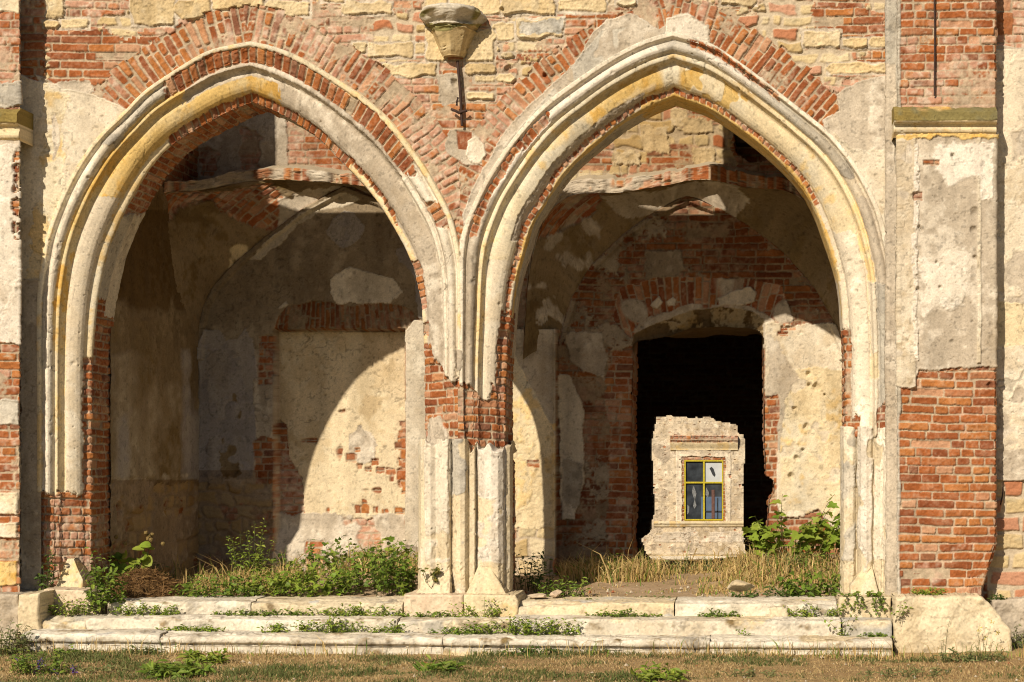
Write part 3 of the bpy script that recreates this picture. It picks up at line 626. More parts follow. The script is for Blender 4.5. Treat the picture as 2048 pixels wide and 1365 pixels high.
# ---- clustered stone shafts of the pier and the right respond
def base(plan, py0, py1, name, parent, seed, tones, jagamp):
    fl, P = upright(plan, py0 - 14, py1, seed=seed, yref=-.03)
    fl.put('stone', rough=.55, pit=.15, crack=.6, lift=-.012)
    for typ, x0, x1, k in tones: fl.put(typ, mins(band(fl.px + 5 * fl.ns, x0, x1), k + 20 * fl.ns), rough=.5, lift=-.012, seed=int(x0))
    fl.put('limerock', mins(fl.py - py1 + 70 + 25 * fl.ns, 3 + 18 * fl.ns), rough=.8, lift=-.015)
    P = raise_(fl, P)
    nv, nu = P.shape[:2]; top = P[-1, 0, 2]
    j = top - (.055 + jagamp * (fbm(np.arange(nu) * .02, np.zeros(nu), 3, seed) + .5 * vn(np.arange(nu) * .12, np.zeros(nu), seed + 1)))[None]
    over = np.maximum(P[..., 2] - j, 0); P[..., 2] -= over * .75; P[..., 1] += over * 2.2
    return emit(name, P, quads(nv, nu), STONE, parent, fl.c)
PB = base([(836,.30),(838,.10),(841,.03),(850,-.01),(861,-.02),(868,.0),(872,.01),(884,-.055),(894,-.06),(900,-.03),(903,.02),(906,.0),(912,-.05),(920,-.075),(930,-.06),(936,-.01),(938,.02),(939,-.03),(949,-.035),(951,.03),(954,.05),(958,.0),(968,-.05),(982,-.075),(996,-.06),(1006,-.01),(1010,.06),(1012,.05),(1020,.08),(1023,.14),(1026,.30),(1024,.72)],
          893, 1193, 'pier_base', PIER, 800, [('white', 850, 900, 4), ('whiteb', 952, 1012, 5), ('grey', 902, 937, -3)], .12)
base([(1681,.70),(1681,.34),(1683,.28),(1688,.20),(1696,.165),(1706,.17),(1711,.20),(1713,.22),(1716,.15),(1722,.075),(1732,.05),(1742,.075),(1747,.12),(1749,.10),(1762,.02),(1764,.03),(1770,-.03),(1780,-.05),(1789,-.04),(1791,.03),(1796,.03)],
          857, 1195, 'respond_base', FAC, 830, [('whiteb', 1716, 1746, 5), ('white', 1749, 1790, 3), ('grey', 1684, 1712, 0)], .01)
def stone_solid(name, left, right, y0, y1, parent, seed, tone='limerock', bulge=.02, rough=1.2, lean=0., st=.008, edge=.02, label=None, mat=None, wob=.012):
    """a dressed or broken block between two edges given foot to head; front at y0, back at y1, arrises worn round"""
    d = (CAMD + y0) / F
    def cv(pl):
        a = np.array([((x - VX) * d, CZ + (VY - y) * d) for x, y in pl]); return a
    A, B = cv(left), cv(right); hgt = max(np.ptp(A[:, 1]), np.ptp(B[:, 1])); wid = max(abs(B[:, 0] - A[0, 0]).max(), .03)
    nv = max(8, int(hgt / st)); nu = max(8, int(wid / st)); A = resample(A, nv); B = resample(B, nv)
    s = np.linspace(0, 1, nu)[None, :, None]; Q = A[:, None] * (1 - s) + B[:, None] * s
    ds = np.minimum(s[..., 0], 1 - s[..., 0]) * np.maximum(np.linalg.norm(B - A, axis=1), .01)[:, None]; dt = np.broadcast_to((np.linspace(1, 0, nv) * hgt)[:, None], ds.shape)
    e = np.clip(np.minimum(ds, dt) / edge, 0, 1); pr = np.sqrt(np.clip(1 - (1 - e) ** 2, 0, 1))
    X, Z = Q[..., 0], Q[..., 1]; px, py = VX + X / d, VY - (Z - CZ) / d
    fl = Field(px, py, X, Z, seed); fl.put(tone, rough=rough, pit=.1, crack=.5, lift=-.012)
    t = np.linspace(0, 1, nv)[:, None]
    Y = y0 + edge * (1 - pr) + lean * t - (fl.d.reshape(nv, nu) + bulge * fbm(fl.u * 2.2, fl.v * 3, 3, seed + 5).reshape(nv, nu)) * pr
    w = wob * np.stack([fbm(Z * 9, Z * 0 + 3, 3, seed), fbm(X * 9, X * 0 + 7, 3, seed + 1)], -1); X = X + w[..., 0]; Z = Z + w[..., 1] * np.clip(t * 4, 0, 1)
    P = np.stack([X, Y, Z], -1); c = fl.c.reshape(nv, nu, 3)
    k = 8; bk = lambda R: np.stack([np.concatenate([R[..., :1], R[..., 1:2] * (1 - q) + y1 * q, R[..., 2:]], -1) for q in np.linspace(0, 1, k)], 0)
    V = [P.reshape(-1, 3)]; qs = [quads(nv, nu)]; C = [c.reshape(-1, 3)]; n = nv * nu
    for rim, rc in ((P[:, 0], c[:, 0]), (P[:, -1], c[:, -1]), (P[-1], c[-1])):
        G = bk(rim); G[1:-1] += .008 * fbm(np.arange(G[1:-1].size).reshape(G[1:-1].shape) * .37, np.zeros(G[1:-1].shape), 1, seed); V.append(G.reshape(-1, 3)); qs.append(quads(k, len(rim)) + n); n += G.size // 3; C.append(np.tile(rc, (k, 1)))
    o = emit(name, np.concatenate(V), np.concatenate(qs), mat or STONE, parent, np.concatenate(C))
    if label: o['label'] = label
    return o
S_ = dict(lean=.15, wob=.006, bulge=.01, edge=.008)
stone_solid('spur', [(826,1192),(858,1154),(884,1120)], [(899,1192),(897,1150),(892,1120)], -.16, .2, PIER, 850, 'limerock', **S_)
stone_solid('spur', [(930,1192),(945,1155),(958,1118)], [(1014,1192),(990,1155),(964,1118)], -.17, .2, PIER, 851, 'limerock', **S_)
stone_solid('plinth', [(808,1238),(807,1191)], [(927,1238),(925,1190)], -.30, .3, PIER, 852, 'warmstone', bulge=.012, wob=.008)
stone_solid('plinth', [(928,1238),(926,1191)], [(1034,1238),(1036,1202),(1029,1191)], -.302, .3, PIER, 853, 'cream', bulge=.012, wob=.008)
stone_solid('spur', [(1702,1194),(1702,1172),(1738,1126)], [(1760,1194),(1752,1160),(1744,1126)], -.05, .2, FAC, 854, 'limerock', **S_)
stone_solid('spur', [(106,1186),(114,1150),(122,1120)], [(164,1186),(160,1160),(134,1120)], -.06, .25, FAC, 855, 'cream', **S_)
# ---- corbel and iron
def corbel():
    rings = [(117,22,.14),(108,27,.175),(70,43,.27),(66,47,.29),(62,43,.26),(60,46,.28),(57,44,.27),(53,46,.29),(47,52,.33),(42,58,.35),(36,60,.365),(29,59,.365),(25,52,.33)]
    V = []; cx = 908; n = 49
    for r, hw, dep in resample(np.array(rings, float), step=1.1):
        t = np.linspace(0, math.pi, n); k = 3.2
        c = np.cos(t); s = np.sin(t); oct_ = 1 / np.maximum(np.abs(c) + .414 * np.abs(s), np.maximum(.414 * np.abs(c) + np.abs(s), 0)) if r > 60 else 1 / (np.abs(c) ** 2.6 + np.abs(s) ** 2.6) ** (1 / 2.6)
        oct_ = oct_ * (1 if r > 60 else 1); X = W(cx, 0)[0] - c * oct_ * hw / 215 * (1 if r <= 60 else 1)
        wob = -.11 * np.exp(-((np.abs(c) - .60) / .20) ** 2) * sst(32, 44, np.array(r)) * sst(62, 54, np.array(r)); X = X - np.sign(c) * .03 * np.exp(-((np.abs(c) - .95) / .25) ** 2) * sst(30, 40, np.array(r)) * sst(66, 50, np.array(r))
        V.append(np.stack([X, -(s * oct_ * dep + wob * s) + .0 - .005, np.full(n, CZ + (VY - r) / 215)], -1))
    P = np.array(V); px, py = proj(P); fl = Field(px, py, P[..., 0] + P[..., 1], P[..., 2], 880)
    fl.put('stone', rough=.6, lift=-.012, crack=.2); fl.c *= np.array([.78, .70, .52], f32)
    fl.put('moss', 52 - fl.py + 14 * fl.ns, rough=1.6, lift=-.012, crack=0); fl.put('grey', mins(48 - fl.py, 14 * fl.ns + 3), rough=1.6, lift=-.012, crack=0)
    P = raise_(fl, P); nv, nu = P.shape[:2]; V = P.reshape(-1, 3); q = [quads(nv, nu)]
    c0 = len(V); V = np.concatenate([V, [[W(cx, 0)[0], -.02, P[0, :, 2].mean() + .01]], [[W(cx, 0)[0], -.02, P[-1, :, 2].mean()]]])
    tri = np.concatenate([np.stack([np.arange(nu - 1), np.arange(1, nu), np.full(nu - 1, c0)], -1), np.stack([(nv - 1) * nu + np.arange(nu - 1), (nv - 1) * nu + np.arange(1, nu), np.full(nu - 1, c0 + 1)], -1)])
    return emit('corbel', V, [q[0], tri], STONE, FAC, np.concatenate([fl.c, fl.c[:1], fl.c[-1:]]))
corbel()
IRON = plain_mat('rusty_iron', (.055, .032, .026), .75, .3)
def rod(x0, y0, x1, y1, y, r, parent, cross=True):
    a, b = W(x0, y0, y), W(x1, y1, y); m = MB()
    V, Q = tube(resample(np.array([a, [(a[0] + b[0]) / 2 + .006, y, (a[2] + b[2]) / 2], b]), 8), r, 6); m.add(V, Q)
    if cross:
        c = W((x0 + x1) / 2 - 2, y1 - 26, y - .02)
        for (dx, dz, ex, ez) in ((-.07, .035, 0, 0), (.0, .0, .075, .02), (-.02, .07, -.01, .14)):
            V, Q = tube(np.array([[c[0] + dx, y - .01, c[2] + dz], [c[0] + (dx + ex) / 2, y - .03, c[2] + (dz + ez) / 2], [c[0] + ex, y - .01, c[2] + ez]]), r * .9, 5); m.add(V, Q)
    return m.build('iron_rod', IRON, parent, True)
rod(915, 122, 924, 252, -.05, .014, FAC); rod(1868, -60, 1869, 192, -.33, .009, FAC, False)
rod(2006, 975, 2001, 1010, -.05, .007, FAC, False)
# ================================================================= steps and loose masonry in front
def step_block(x0, x1, topL, topR, botL, botR, yf, yb, parent, seed, tone, roll=False, rough=1.):
    """one long stone of a step; top/bottom rows are given at the two ends of the whole step"""
    d = (CAMD + yf) / F; X0, X1 = (x0 - VX) * d, (x1 - VX) * d; xs = np.arange(X0 + .001, X1 - .001, .0095)
    def zrow(pxs, a, b): return CZ + (VY - (a + (b - a) * (pxs - 60) / 1725)) * d
    pxs = xs / d + VX; zt = zrow(pxs, topL, topR); zb = zrow(pxs, botL, botR) - .04
    h = (zt - zb).mean()
    if roll: pr = [(.0, 0), (.0, .52), (-.008, .535), (.012, .56), (.010, .60), (-.018, .62), (-.034, .66), (-.042, .76), (-.040, .88), (-.024, .97), (.01, 1.), (yb - yf, 1.)]
    else: pr = [(.008, 0), (.0, .08), (-.004, .5), (-.006, .86), (-.001, .96), (.012, .995), (.03, 1.), (yb - yf, 1.)]
    pr = np.array(pr); pr = resample(pr * [1, h], step=.0085); n = len(pr); yy = pr[:, 0]; tt = pr[:, 1] / h
    P = np.stack([np.repeat(xs[None], n, 0), yf + np.repeat(yy[:, None], len(xs), 1), zb[None] + tt[:, None] * (zt - zb)[None]], -1)
    px, py = proj(P); fl = Field(px, py, P[..., 0], P[..., 2] + P[..., 1], seed)
    fl.put(tone, rough=rough, pit=.12, crack=.8, lift=-.014)
    fl.put('bluestone', 14 * fl.ns - 9, rough=rough, lift=-.014, crack=.5); fl.put('limerock', 16 * vn(fl.u * 1.7, fl.v * 3, seed) - 10, rough=rough, lift=-.014)
    fl.put('grey', 14 * fbm(fl.u * 3, fl.v * 5, 4, seed + 21) + 5 * fl.nf - 5, rough=rough * 1.4, lift=-.014, crack=.6, soft=5.); fl.put('earth', 12 * fbm(fl.u * 6, fl.v * 10, 3, seed + 22) + 4 * fl.nf - 6.5, rough=rough * 1.4, lift=-.014, soft=6.)
    # worn arrises and bites out of the edge
    wear = (np.clip(fbm(xs * 1.6, xs * 0 + seed, 5, seed) + .08, 0, 1) + .25 * np.clip(fbm(xs * 11, xs * 0 + seed, 3, seed + 1), 0, 1))[None] * np.exp(-((np.arange(n) * .0085 - (pr[:, 1].argmax() * .0085)) / .06) ** 2)[:, None]
    P[..., 2] -= .06 * wear; P[..., 1] += .05 * wear
    ends = np.clip(np.minimum(xs - xs[0], xs[-1] - xs) / .012, 0, 1); P[..., 1] += (.006 * (1 - ends) ** 2)[None]
    P = raise_(fl, P, .03)
    P[..., 1] += (.016 * fbm(P[..., 0] * 2.2, P[..., 2] * 4, 3, seed + 3)) * (P[..., 1] < yf + .1)
    nv, nu = P.shape[:2]; V = P.reshape(-1, 3); q = [quads(nv, nu)]
    for k in (0, nu - 1):
        rim = P[:, k]; back = rim.copy(); back[:, 1] = yb; n0 = len(V); V = np.concatenate([V, rim, back])
        q.append(np.stack([n0 + np.arange(nv - 1), n0 + np.arange(1, nv), n0 + nv + np.arange(1, nv), n0 + nv + np.arange(nv - 1)], -1))
    c = fl.c.reshape(nv, nu, 3); C = np.concatenate([fl.c, c[:, 0], c[:, 0], c[:, -1], c[:, -1]])
    return emit('step_stone', V, np.concatenate(q), STONE, parent, C)
def step(label, yf, yb, blocks, rows, seed, roll=False):
    t = thing('stone_step', W(900, rows[2], yf), label, 'step', 'steps up to the arcade')
    for i, (a, b, tone) in enumerate(blocks):
        j = (i * 37) % 5 - 2
        step_block(a, b, rows[0] + j * .5, rows[1] + j * .5, rows[2], rows[3], yf + .008 * ((i * 7) % 3 - 1), yb, t, seed + i * 7, tone, roll)
    return t
step('lowest pale stone step with a rounded nosing, rising from the lawn', -.92, -.4, [(46,322,'step'),(322,886,'step'),(886,1420,'step'),(1420,1786,'step')], (1266,1281,1306,1319), 900, True)
step('middle limestone step ending in a blue grey block', -.60, -.1, [(76,172,'cream'),(172,795,'step'),(795,1022,'step'),(1022,1683,'step'),(1685,1785,'bluestone')], (1236,1241,1267,1280), 930)
step('topmost limestone step, crossed by the plinth of the central pier', -.28, .3, [(214,503,'step'),(503,806,'limerock'),(1036,1349,'limerock'),(1350,1676,'step')], (1204,1205,1240,1242), 960)
def block(label, *a, **k):
    o = stone_solid('stone_block', *a, **k); tag(o, label, 'stone block'); return o
block('upright slanting stone at the foot of the peeling pilaster', [(34,1268),(36,1190)], [(66,1268),(80,1262),(78,1186)], -.66, .1, None, 980, 'stone', bulge=.02)
block('low pinkish block under the spur of the narrower arch, behind the steps', [(90,1242),(80,1200),(86,1178)], [(196,1238),(190,1204),(164,1182)], -.34, .2, None, 981, 'warmstone', bulge=.03)
block('square end block of the top step, with a creeper hanging over it', [(1677,1242),(1679,1196)], [(1784,1242),(1782,1194)], -.33, .2, None, 982, 'stone', bulge=.01)
block('thin broken slab wedged against the top step', [(1540,1241),(1539,1216)], [(1578,1240),(1574,1213)], -.36, -.28, None, 983, 'limerock', bulge=.01)
block('huge rough hewn boulder under the tall brick pilaster', [(1790,1326),(1787,1230),(1792,1195)], [(2026,1320),(2024,1264),(2004,1238),(1978,1206),(1962,1193)], -.62, .2, None, 984, 'limerock', bulge=.075, rough=1.7, edge=.035, wob=.018)
block('rough footing stone under the peeling pilaster, cut by the picture edge', [(-130,1300),(-130,1188)], [(34,1300),(34,1190)], -.52, .1, None, 985, 'render', bulge=.05, rough=2.5)
block('broken rubble footing beyond the boulder', [(1975,1330),(1985,1200)], [(2200,1330),(2200,1190)], -.18, .1, None, 986, 'render', bulge=.12, rough=3.)
def rubble(label, cx, cy, y, w, h, dpt, seed, tone):
    d = (CAMD + y) / F; c = np.array(W(cx, cy, y)); rn = np.random.default_rng(seed)
    n, m = 40, 24; th = np.linspace(0, 2 * math.pi, n, endpoint=False); ph = np.linspace(-math.pi / 2, math.pi / 2, m)
    T, Pp = np.meshgrid(th, ph); D = np.stack([np.cos(T) * np.cos(Pp), np.sin(T) * np.cos(Pp), np.sin(Pp)], -1)
    r = np.full(T.shape, 9.)
    for _ in range(15):
        k = rn.normal(size=3); k /= np.linalg.norm(k); r = np.minimum(r, (.62 + .4 * rn.random()) / np.maximum((D * k).sum(-1), .12))
    r = np.minimum(r, 1.25); r *= 1 + .05 * fbm(T * 2, Pp * 3, 3, seed)
    P = c + D * r[..., None] * np.array([w * d / 2, dpt / 2, h * d / 2]); fl = Field(T * 40, Pp * 40, T * .1, Pp * .1, seed); fl.put(tone, rough=1, lift=0, crack=0)
    i = np.arange(n * m).reshape(m, n); j = np.roll(i, -1, 1); q = np.stack([i[:-1], j[:-1], j[1:], i[1:]], -1).reshape(-1, 4)
    o = emit('fallen_stone', P, q, STONE, None, fl.c, smooth=False); return tag(o, label, 'stone', 'stones lying in the porch')
rubble('angular pale stone lying in dry grass under the wider arch', 1478, 1172, .35, 60, 24, .22, 31, 'stone')
rubble('flat pinkish slab on bare soil beside the central pier', 1076, 1193, .12, 40, 10, .2, 32, 'warmstone')
rubble('rounded pinkish stone on bare soil beside the flat slab', 1112, 1188, .2, 24, 14, .12, 33, 'warmstone')
rubble('small white stone on the edge of the top step below the straw heap', 376, 1203, .0, 13, 7, .05, 34, 'whiteb')
rubble('little pale stone on the step below the leafy bush', 1618, 1202, -.05, 16, 8, .07, 35, 'stone')
# ================================================================= porch interior
YB = 3.0
def planeX(xw): return lambda y: VX + xw * F / (CAMD + y)
LWX, RWX = -6.10, 1.06
BACK = thing('porch_rear_wall', (-2.3, YB, .4), 'shaded rear wall of the porch with a blind niche and a dark doorway', 'ruined wall')
DOOR = [(1266,1300),(1268,1180),(1264,1080),(1266,980),(1262,900),(1264,800),(1266,740),(1265,690),(1276,682),(1300,679),(1340,672),(1383,657),(1440,654),(1500,657),(1518,663),(1526,674),(1527,760),(1528,880),(1532,950),(1548,962),(1548,985),(1538,1000),(1534,1060),(1538,1110),(1538,1300)]
LUN_L = [(398,700),(400,655),(410,610),(432,570),(475,525),(540,470),(610,418),(690,374),(760,402),(810,435),(850,470),(905,530),(945,600),(958,655),(960,700)]
LUN_R = [(1116,720),(1126,655),(1145,595),(1185,530),(1250,468),(1310,425),(1375,393),(1440,420),(1500,455),(1570,510),(1630,580),(1670,650),(1690,700)]
def back_wall():
    st = .0105; xs = np.arange(LWX - .1, RWX + .1, st); zs = np.arange(-.1, 6.4, st); X, Z = np.meshgrid(xs, zs); nv, nu = X.shape
    P = np.stack([X, X * 0 + YB, Z], -1); px, py = proj(P); fl = Field(px, py, X, Z, 1100); px, py = fl.px, fl.py
    ny = py + 8 * fl.ns + 5 * fl.nf
    # courses above the vault
    fl.put('brick', wash=.75, L=.3)
    fl.put('stones', fl.poly([(1120,180),(1470,180),(1470,330),(1300,340),(1200,360),(1100,400)], 14), pal=1, seed=2, ch=.15, L=.33, warp=.06, wav=.07); fl.put('brick', mins(fl.poly([(1120,180),(1470,180),(1470,330),(1300,340),(1200,360),(1100,400)], 14), 14 * vn(fl.u * 3, fl.v * 4, 18) - 3), wash=.6, seed=12); fl.c[(py < 345) & (px > 1100)] *= np.array([.90, .84, .74], f32)
    fl.put('brick', fl.poly([(1140,300),(1225,290),(1220,340),(1130,350)], 12), wash=.5, seed=9)
    fl.put('render', mins(fl.poly([(240,150),(560,150),(560,345),(240,400)], 8), 4 + 22 * fl.ns), rough=1.4, lift=-.005)
    fl.put('render', fl.poly([(550,225),(572,225),(578,340),(552,345)], 5), rough=1.2)
    for r in ((1285,255,1335,305),(1345,222,1370,250),(1372,240,1425,262),(1390,300,1430,325),(1230,305,1280,330)):
        fl.put('stone', fl.rect(*r, 10), rough=2., seed=int(r[0]), lift=.0, soft=3.); fl.c[fl.rect(*r, 10) > 0] *= np.array([.80, .72, .58], f32)
    # lunettes
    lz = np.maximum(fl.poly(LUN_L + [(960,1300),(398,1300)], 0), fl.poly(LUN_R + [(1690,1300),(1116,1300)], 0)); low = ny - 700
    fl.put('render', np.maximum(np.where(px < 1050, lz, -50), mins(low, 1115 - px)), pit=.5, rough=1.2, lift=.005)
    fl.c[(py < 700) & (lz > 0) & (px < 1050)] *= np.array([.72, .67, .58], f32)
    left = px < 1000
    fl.put('violet', fl.poly([(655,470),(668,440),(690,422),(712,425),(730,455),(722,480),(705,492),(688,500),(672,488)], 5), lift=.012, rough=.5)
    fl.put('violet', fl.poly([(792,500),(815,490),(850,520),(850,640),(835,640),(828,560),(812,535),(795,525)], 5), lift=.012, rough=.5)
    fl.put('white', fl.poly([(660,560),(700,535),(740,545),(788,560),(805,585),(780,608),(740,612),(700,606),(676,616),(664,590)], 5), lift=.014, rough=.4)
    fl.put('white', fl.poly([(553,618),(575,600),(577,612),(560,620)], 3), lift=.01, rough=.4)
    fl.put('white', fl.poly([(500,520),(540,478),(600,432),(660,395),(690,386),(720,400),(700,412),(640,425),(600,450),(560,492),(520,520)], 5), lift=.01, rough=.5)
    fl.put('violet', fl.poly([(398,1010),(400,690),(412,662),(440,662),(455,680),(475,678),(492,655),(510,680),(515,740),(520,880),(505,960),(470,958),(420,970)], 5), lift=.012, rough=.6)
    fl.put('violet', mins(fl.poly([(420,960),(420,700),(480,720),(505,960)], 10), 14 * fl.ns + 3), lift=.012, rough=.6, seed=77); fl.put('earth', mins(fl.poly([(440,900),(470,790),(485,810),(480,950),(455,960)], 10), 14 * fl.ns + 2), lift=.01, rough=.6)
    fl.put('render', fl.poly([(510,760),(535,780),(545,860),(540,880),(512,880)], 5), lift=.012)
    fl.put('brick', fl.rect(518, 672, 546, 770, 4), wash=.4, L=.2); fl.put('brick', fl.poly([(505,880),(525,872),(548,880),(548,1100),(515,1100),(512,960)], 5), wash=.35, L=.2)
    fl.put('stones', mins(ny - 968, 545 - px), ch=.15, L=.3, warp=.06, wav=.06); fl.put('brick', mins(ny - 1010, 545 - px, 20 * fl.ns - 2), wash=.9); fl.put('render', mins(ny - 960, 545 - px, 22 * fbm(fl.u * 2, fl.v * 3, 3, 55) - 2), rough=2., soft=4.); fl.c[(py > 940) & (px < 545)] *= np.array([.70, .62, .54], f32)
    # blind niche: brick head, reveal and plastered back
    nich = mins(px - 548, 809 - px, py - 659 - 2 * fl.ns)
    head = mins(fl.poly([(552,640),(575,612),(640,604),(700,612),(760,606),(812,614),(845,640),(830,662),(548,664)], 5))
    fl.put('brick', head, uv=(fl.v, fl.u + .35 * (fl.v - 2.9) * (fl.u + 4.5)), wash=.6, ch=.062, L=.4, seed=8); fl.c[head > 0] *= np.array([.66, .66, .60], f32)
    fl.put('finish', nich - 2, rough=.5, pit=.5, crack=1.)
    fl.c[nich > 2] *= np.array([1.0, .95, .83], f32)
    fl.put('brick', mins(fl.poly([(548,840),(562,850),(568,920),(590,960),(600,1040),(580,1100),(548,1100)], 6), 10 * fl.ns + 4), wash=.6, lift=-.008)
    fl.put('render', mins(nich, fl.poly([(690,870),(712,848),(735,868),(745,895),(742,920),(712,930),(690,915)], 9)), rough=1.8, lift=-.006)
    for k, r in enumerate(((682,908,704,926),(700,895,712,905),(704,928,716,940),(720,934,732,942),(735,918,748,930),(745,936,760,946),(790,842,808,852),(788,860,800,884),(782,886,796,900),(794,904,806,918),(790,918,812,932),(786,938,806,960),(790,960,804,978),(764,938,782,948),(700,1012,730,1030),(716,1000,726,1014),(738,1015,748,1028),(755,1020,768,1030),(782,1018,802,1030),(795,845,806,990),(790,1062,802,1100))):
        fl.put('brick', mins(nich, fl.rect(*r, 4)), wash=.12, lift=-.005, seed=20 + k, ch=.12, L=.3)
    fl.put('brick', mins(nich, ny - 820, px - 590, 9 * vn(fl.u * 7, fl.v * 9, 91) + 5 * fl.ns - 7.2), wash=.15, lift=-.006, seed=92); fl.put('brick', mins(nich, ny - 1036), wash=.9, lift=-.002); fl.put('render', mins(nich, ny - 1030, 14 * fl.ns + 2), lift=.002)
    fl.put('brick', mins(fl.rect(608, 1085, 640, 1110, 4)), wash=.1)
    rv = 1.2 - np.clip(nich / 3.0, 0, 1) * 0
    fl.put('white', fl.poly([(812,660),(828,640),(870,640),(870,1100),(806,1090),(812,1000),(808,880),(810,720)], 4), lift=.016, rough=.5)
    fl.put('brick', mins(band(px, 802, 812), band(ny, 690, 1000), 8 * fl.ns), wash=.3, lift=.0)
    # respond between the bays
    rs = mins(px - 955, 1117 - px, py - 660)
    fl.put('cream', mins(rs, ny - 680), rough=1., crack=1.); fl.put('render', mins(rs, 800 - ny + 2 * (px - 1080)), rough=1.2)
    fl.put('cream', mins(rs, ny - 850, 14 * fl.ns + 1), rough=1.6, crack=1., seed=19); fl.put('stones', mins(rs, ny - 1060), pal=1)
    fl.put('brick', fl.rect(1058, 920, 1082, 934, 3), wash=.5)
    # right bay: brick shewing through thin render
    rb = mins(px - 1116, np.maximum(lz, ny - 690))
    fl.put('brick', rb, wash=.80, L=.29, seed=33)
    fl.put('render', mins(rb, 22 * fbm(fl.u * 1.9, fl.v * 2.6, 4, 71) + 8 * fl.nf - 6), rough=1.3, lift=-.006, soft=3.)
    fl.put('render', mins(rb, fl.poly([(1290,500),(1360,500),(1370,540),(1320,570),(1290,560)], 8)), rough=1., lift=-.002)
    fl.put('brick', fl.poly([(1410,500),(1560,500),(1640,600),(1560,620),(1440,545),(1400,545)], 8), wash=.2, seed=34); fl.c[(rb > 0)] *= np.array([.68, .64, .58], f32)  # right bay colour lowered to paint in its deep shade
    fl.put('render', mins(rb, fl.poly([(1136,665),(1205,665),(1215,720),(1205,755),(1165,745),(1140,720)], 6)), rough=1., lift=.002)
    fl.put('finish', mins(rb, fl.poly([(1118,745),(1140,752),(1160,800),(1170,825),(1164,860),(1168,905),(1170,960),(1155,1010),(1150,1040),(1124,1040)], 5)), rough=.6, lift=.012)
    fl.put('grey', mins(rb, fl.poly([(1128,920),(1168,930),(1160,1010),(1130,1020)], 8)), rough=1., lift=.01)
    fl.put('white', mins(rb, fl.poly([(1126,1000),(1140,1010),(1152,1032),(1126,1034)], 3)), rough=.4, lift=.014)
    dh = fl.poly([(1222,640),(1240,575),(1300,560),(1400,553),(1500,560),(1560,570),(1590,640),(1565,700),(1530,640),(1490,622),(1388,618),(1290,655),(1262,680)], 4)
    fl.put('render', dh, rough=1., lift=.0)
    ang = np.arctan2(px - 1392, 1150 - py)
    fl.put('brick', mins(dh, 8 * vn(ang * 9, fl.v * 3, 5) + 3), uv=(fl.v, ang * 2.9), wash=.35, ch=.075, L=.3, seed=41)
    fl.put('render', mins(fl.poly([(1250,675),(1290,640),(1385,608),(1500,612),(1545,640),(1545,700),(1262,690)], 5), 12 * fl.ns + 2), rough=1., lift=-.004)
    fl.put('white', fl.poly([(1432,596),(1470,580),(1500,576),(1514,584),(1508,604),(1480,612),(1440,612)], 4), lift=.012, rough=.4)
    for q in ([(1300,612),(1318,594),(1324,606),(1314,616)], [(1334,604),(1346,594),(1352,600),(1350,612),(1338,612)]): fl.put('white', fl.poly(q, 3), lift=.012, rough=.4)
    fl.put('brick', mins(rb, fl.rect(1215, 700, 1268, 1120, 10), 10 * fl.ns + 6), wash=.45, seed=36, lift=.002)
    fl.put('finish', mins(px - 1530, ny - 648), rough=.7, lift=.008, pit=.5); fl.put('cream', mins(px - 1560, ny - 740, 15 * fl.ns + 4), rough=.7, lift=.008, seed=8)
    fl.put('render', mins(fl.poly([(1530,660),(1560,690),(1600,760),(1570,800),(1560,900),(1530,900)], 10)), rough=1., lift=.008)
    fl.put('brick', mins(px - 1525, 1556 + 8 * fl.ns - px, ny - 790 ), wash=.35, lift=.0, L=.2); fl.put('brick', fl.rect(1562, 652, 1592, 662, 3), wash=0); fl.put('brick', fl.rect(1555, 664, 1576, 672, 3), wash=0.1)
    fl.put('brick', fl.poly([(1552,1040),(1640,1020),(1690,1080),(1690,1130),(1550,1130)], 9), wash=.3, lift=-.004)
    for h in ((1632,774,8),(1616,748,4),(1612,854,6),(1588,818,5),(1594,916,5),(1606,900,4),(1582,953,6),(1618,770,4),(1650,790,3)): fl.hole(*h, dep=.05)
    for h in ((600,760,3),(655,700,3),(720,690,3),(640,790,3),(610,880,3),(690,820,3),(570,700,3),(690,500,3),(640,610,3),(760,450,3)): fl.hole(*h, dep=.02)
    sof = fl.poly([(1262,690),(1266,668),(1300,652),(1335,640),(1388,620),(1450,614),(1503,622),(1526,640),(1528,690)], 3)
    fl.put('earth', sof, rough=2., lift=-.01, crack=1.); fl.put('cream', mins(sof, 12 * fl.ns + 4 * fl.nf - 1), rough=2., lift=-.008, seed=3); fl.c[sof > 0] *= np.array([.62, .56, .46], f32)  # soffit colour darkened to stand for shade under the door head
    # step back for the niche, forward for the respond
    base = np.zeros(len(px), f32)
    base += -.23 * np.clip(nich / 1.6 + .5, 0, 1) + .18 * np.clip(nich / 1.6 + .5, 0, 1) * np.clip((py - 1060) / 40, 0, 1)
    fl.c[(nich < 0) & (rs < 0) & (px < 1530)] *= np.array([.84, .83, .82], f32)  # shade worked into the wall colour, sparing sunlit niche and respond
    base -= .10 * np.clip(sof / 30, 0, 1)
    base += .20 * np.clip(rs / 2. + .5, 0, 1) + .05 * np.clip(band(px, 1112, 1122) / 1.5 + .5, 0, 1) * (py > 660)
    base += .05 * np.clip(band(lz, -2, 11) / 2 + .5, 0, 1) * (py < 720)
    base -= .35 * np.clip(fl.poly([(1466,262),(1490,252),(1560,270),(1572,320),(1500,326),(1470,305)], 5) / 2, 0, 1)
    P[..., 1] -= (np.clip(fl.d, -.05, .05) + base).reshape(nv, nu)
    dk = polysd(px, py, DOOR) + 2.2 * fl.ns + 1.5 * fl.nf
    solid = (dk < .5).reshape(nv, nu); keep = solid[:-1, :-1] & solid[1:, 1:] & solid[1:, :-1] & solid[:-1, 1:]
    c = fl.c.reshape(nv, nu, 3)
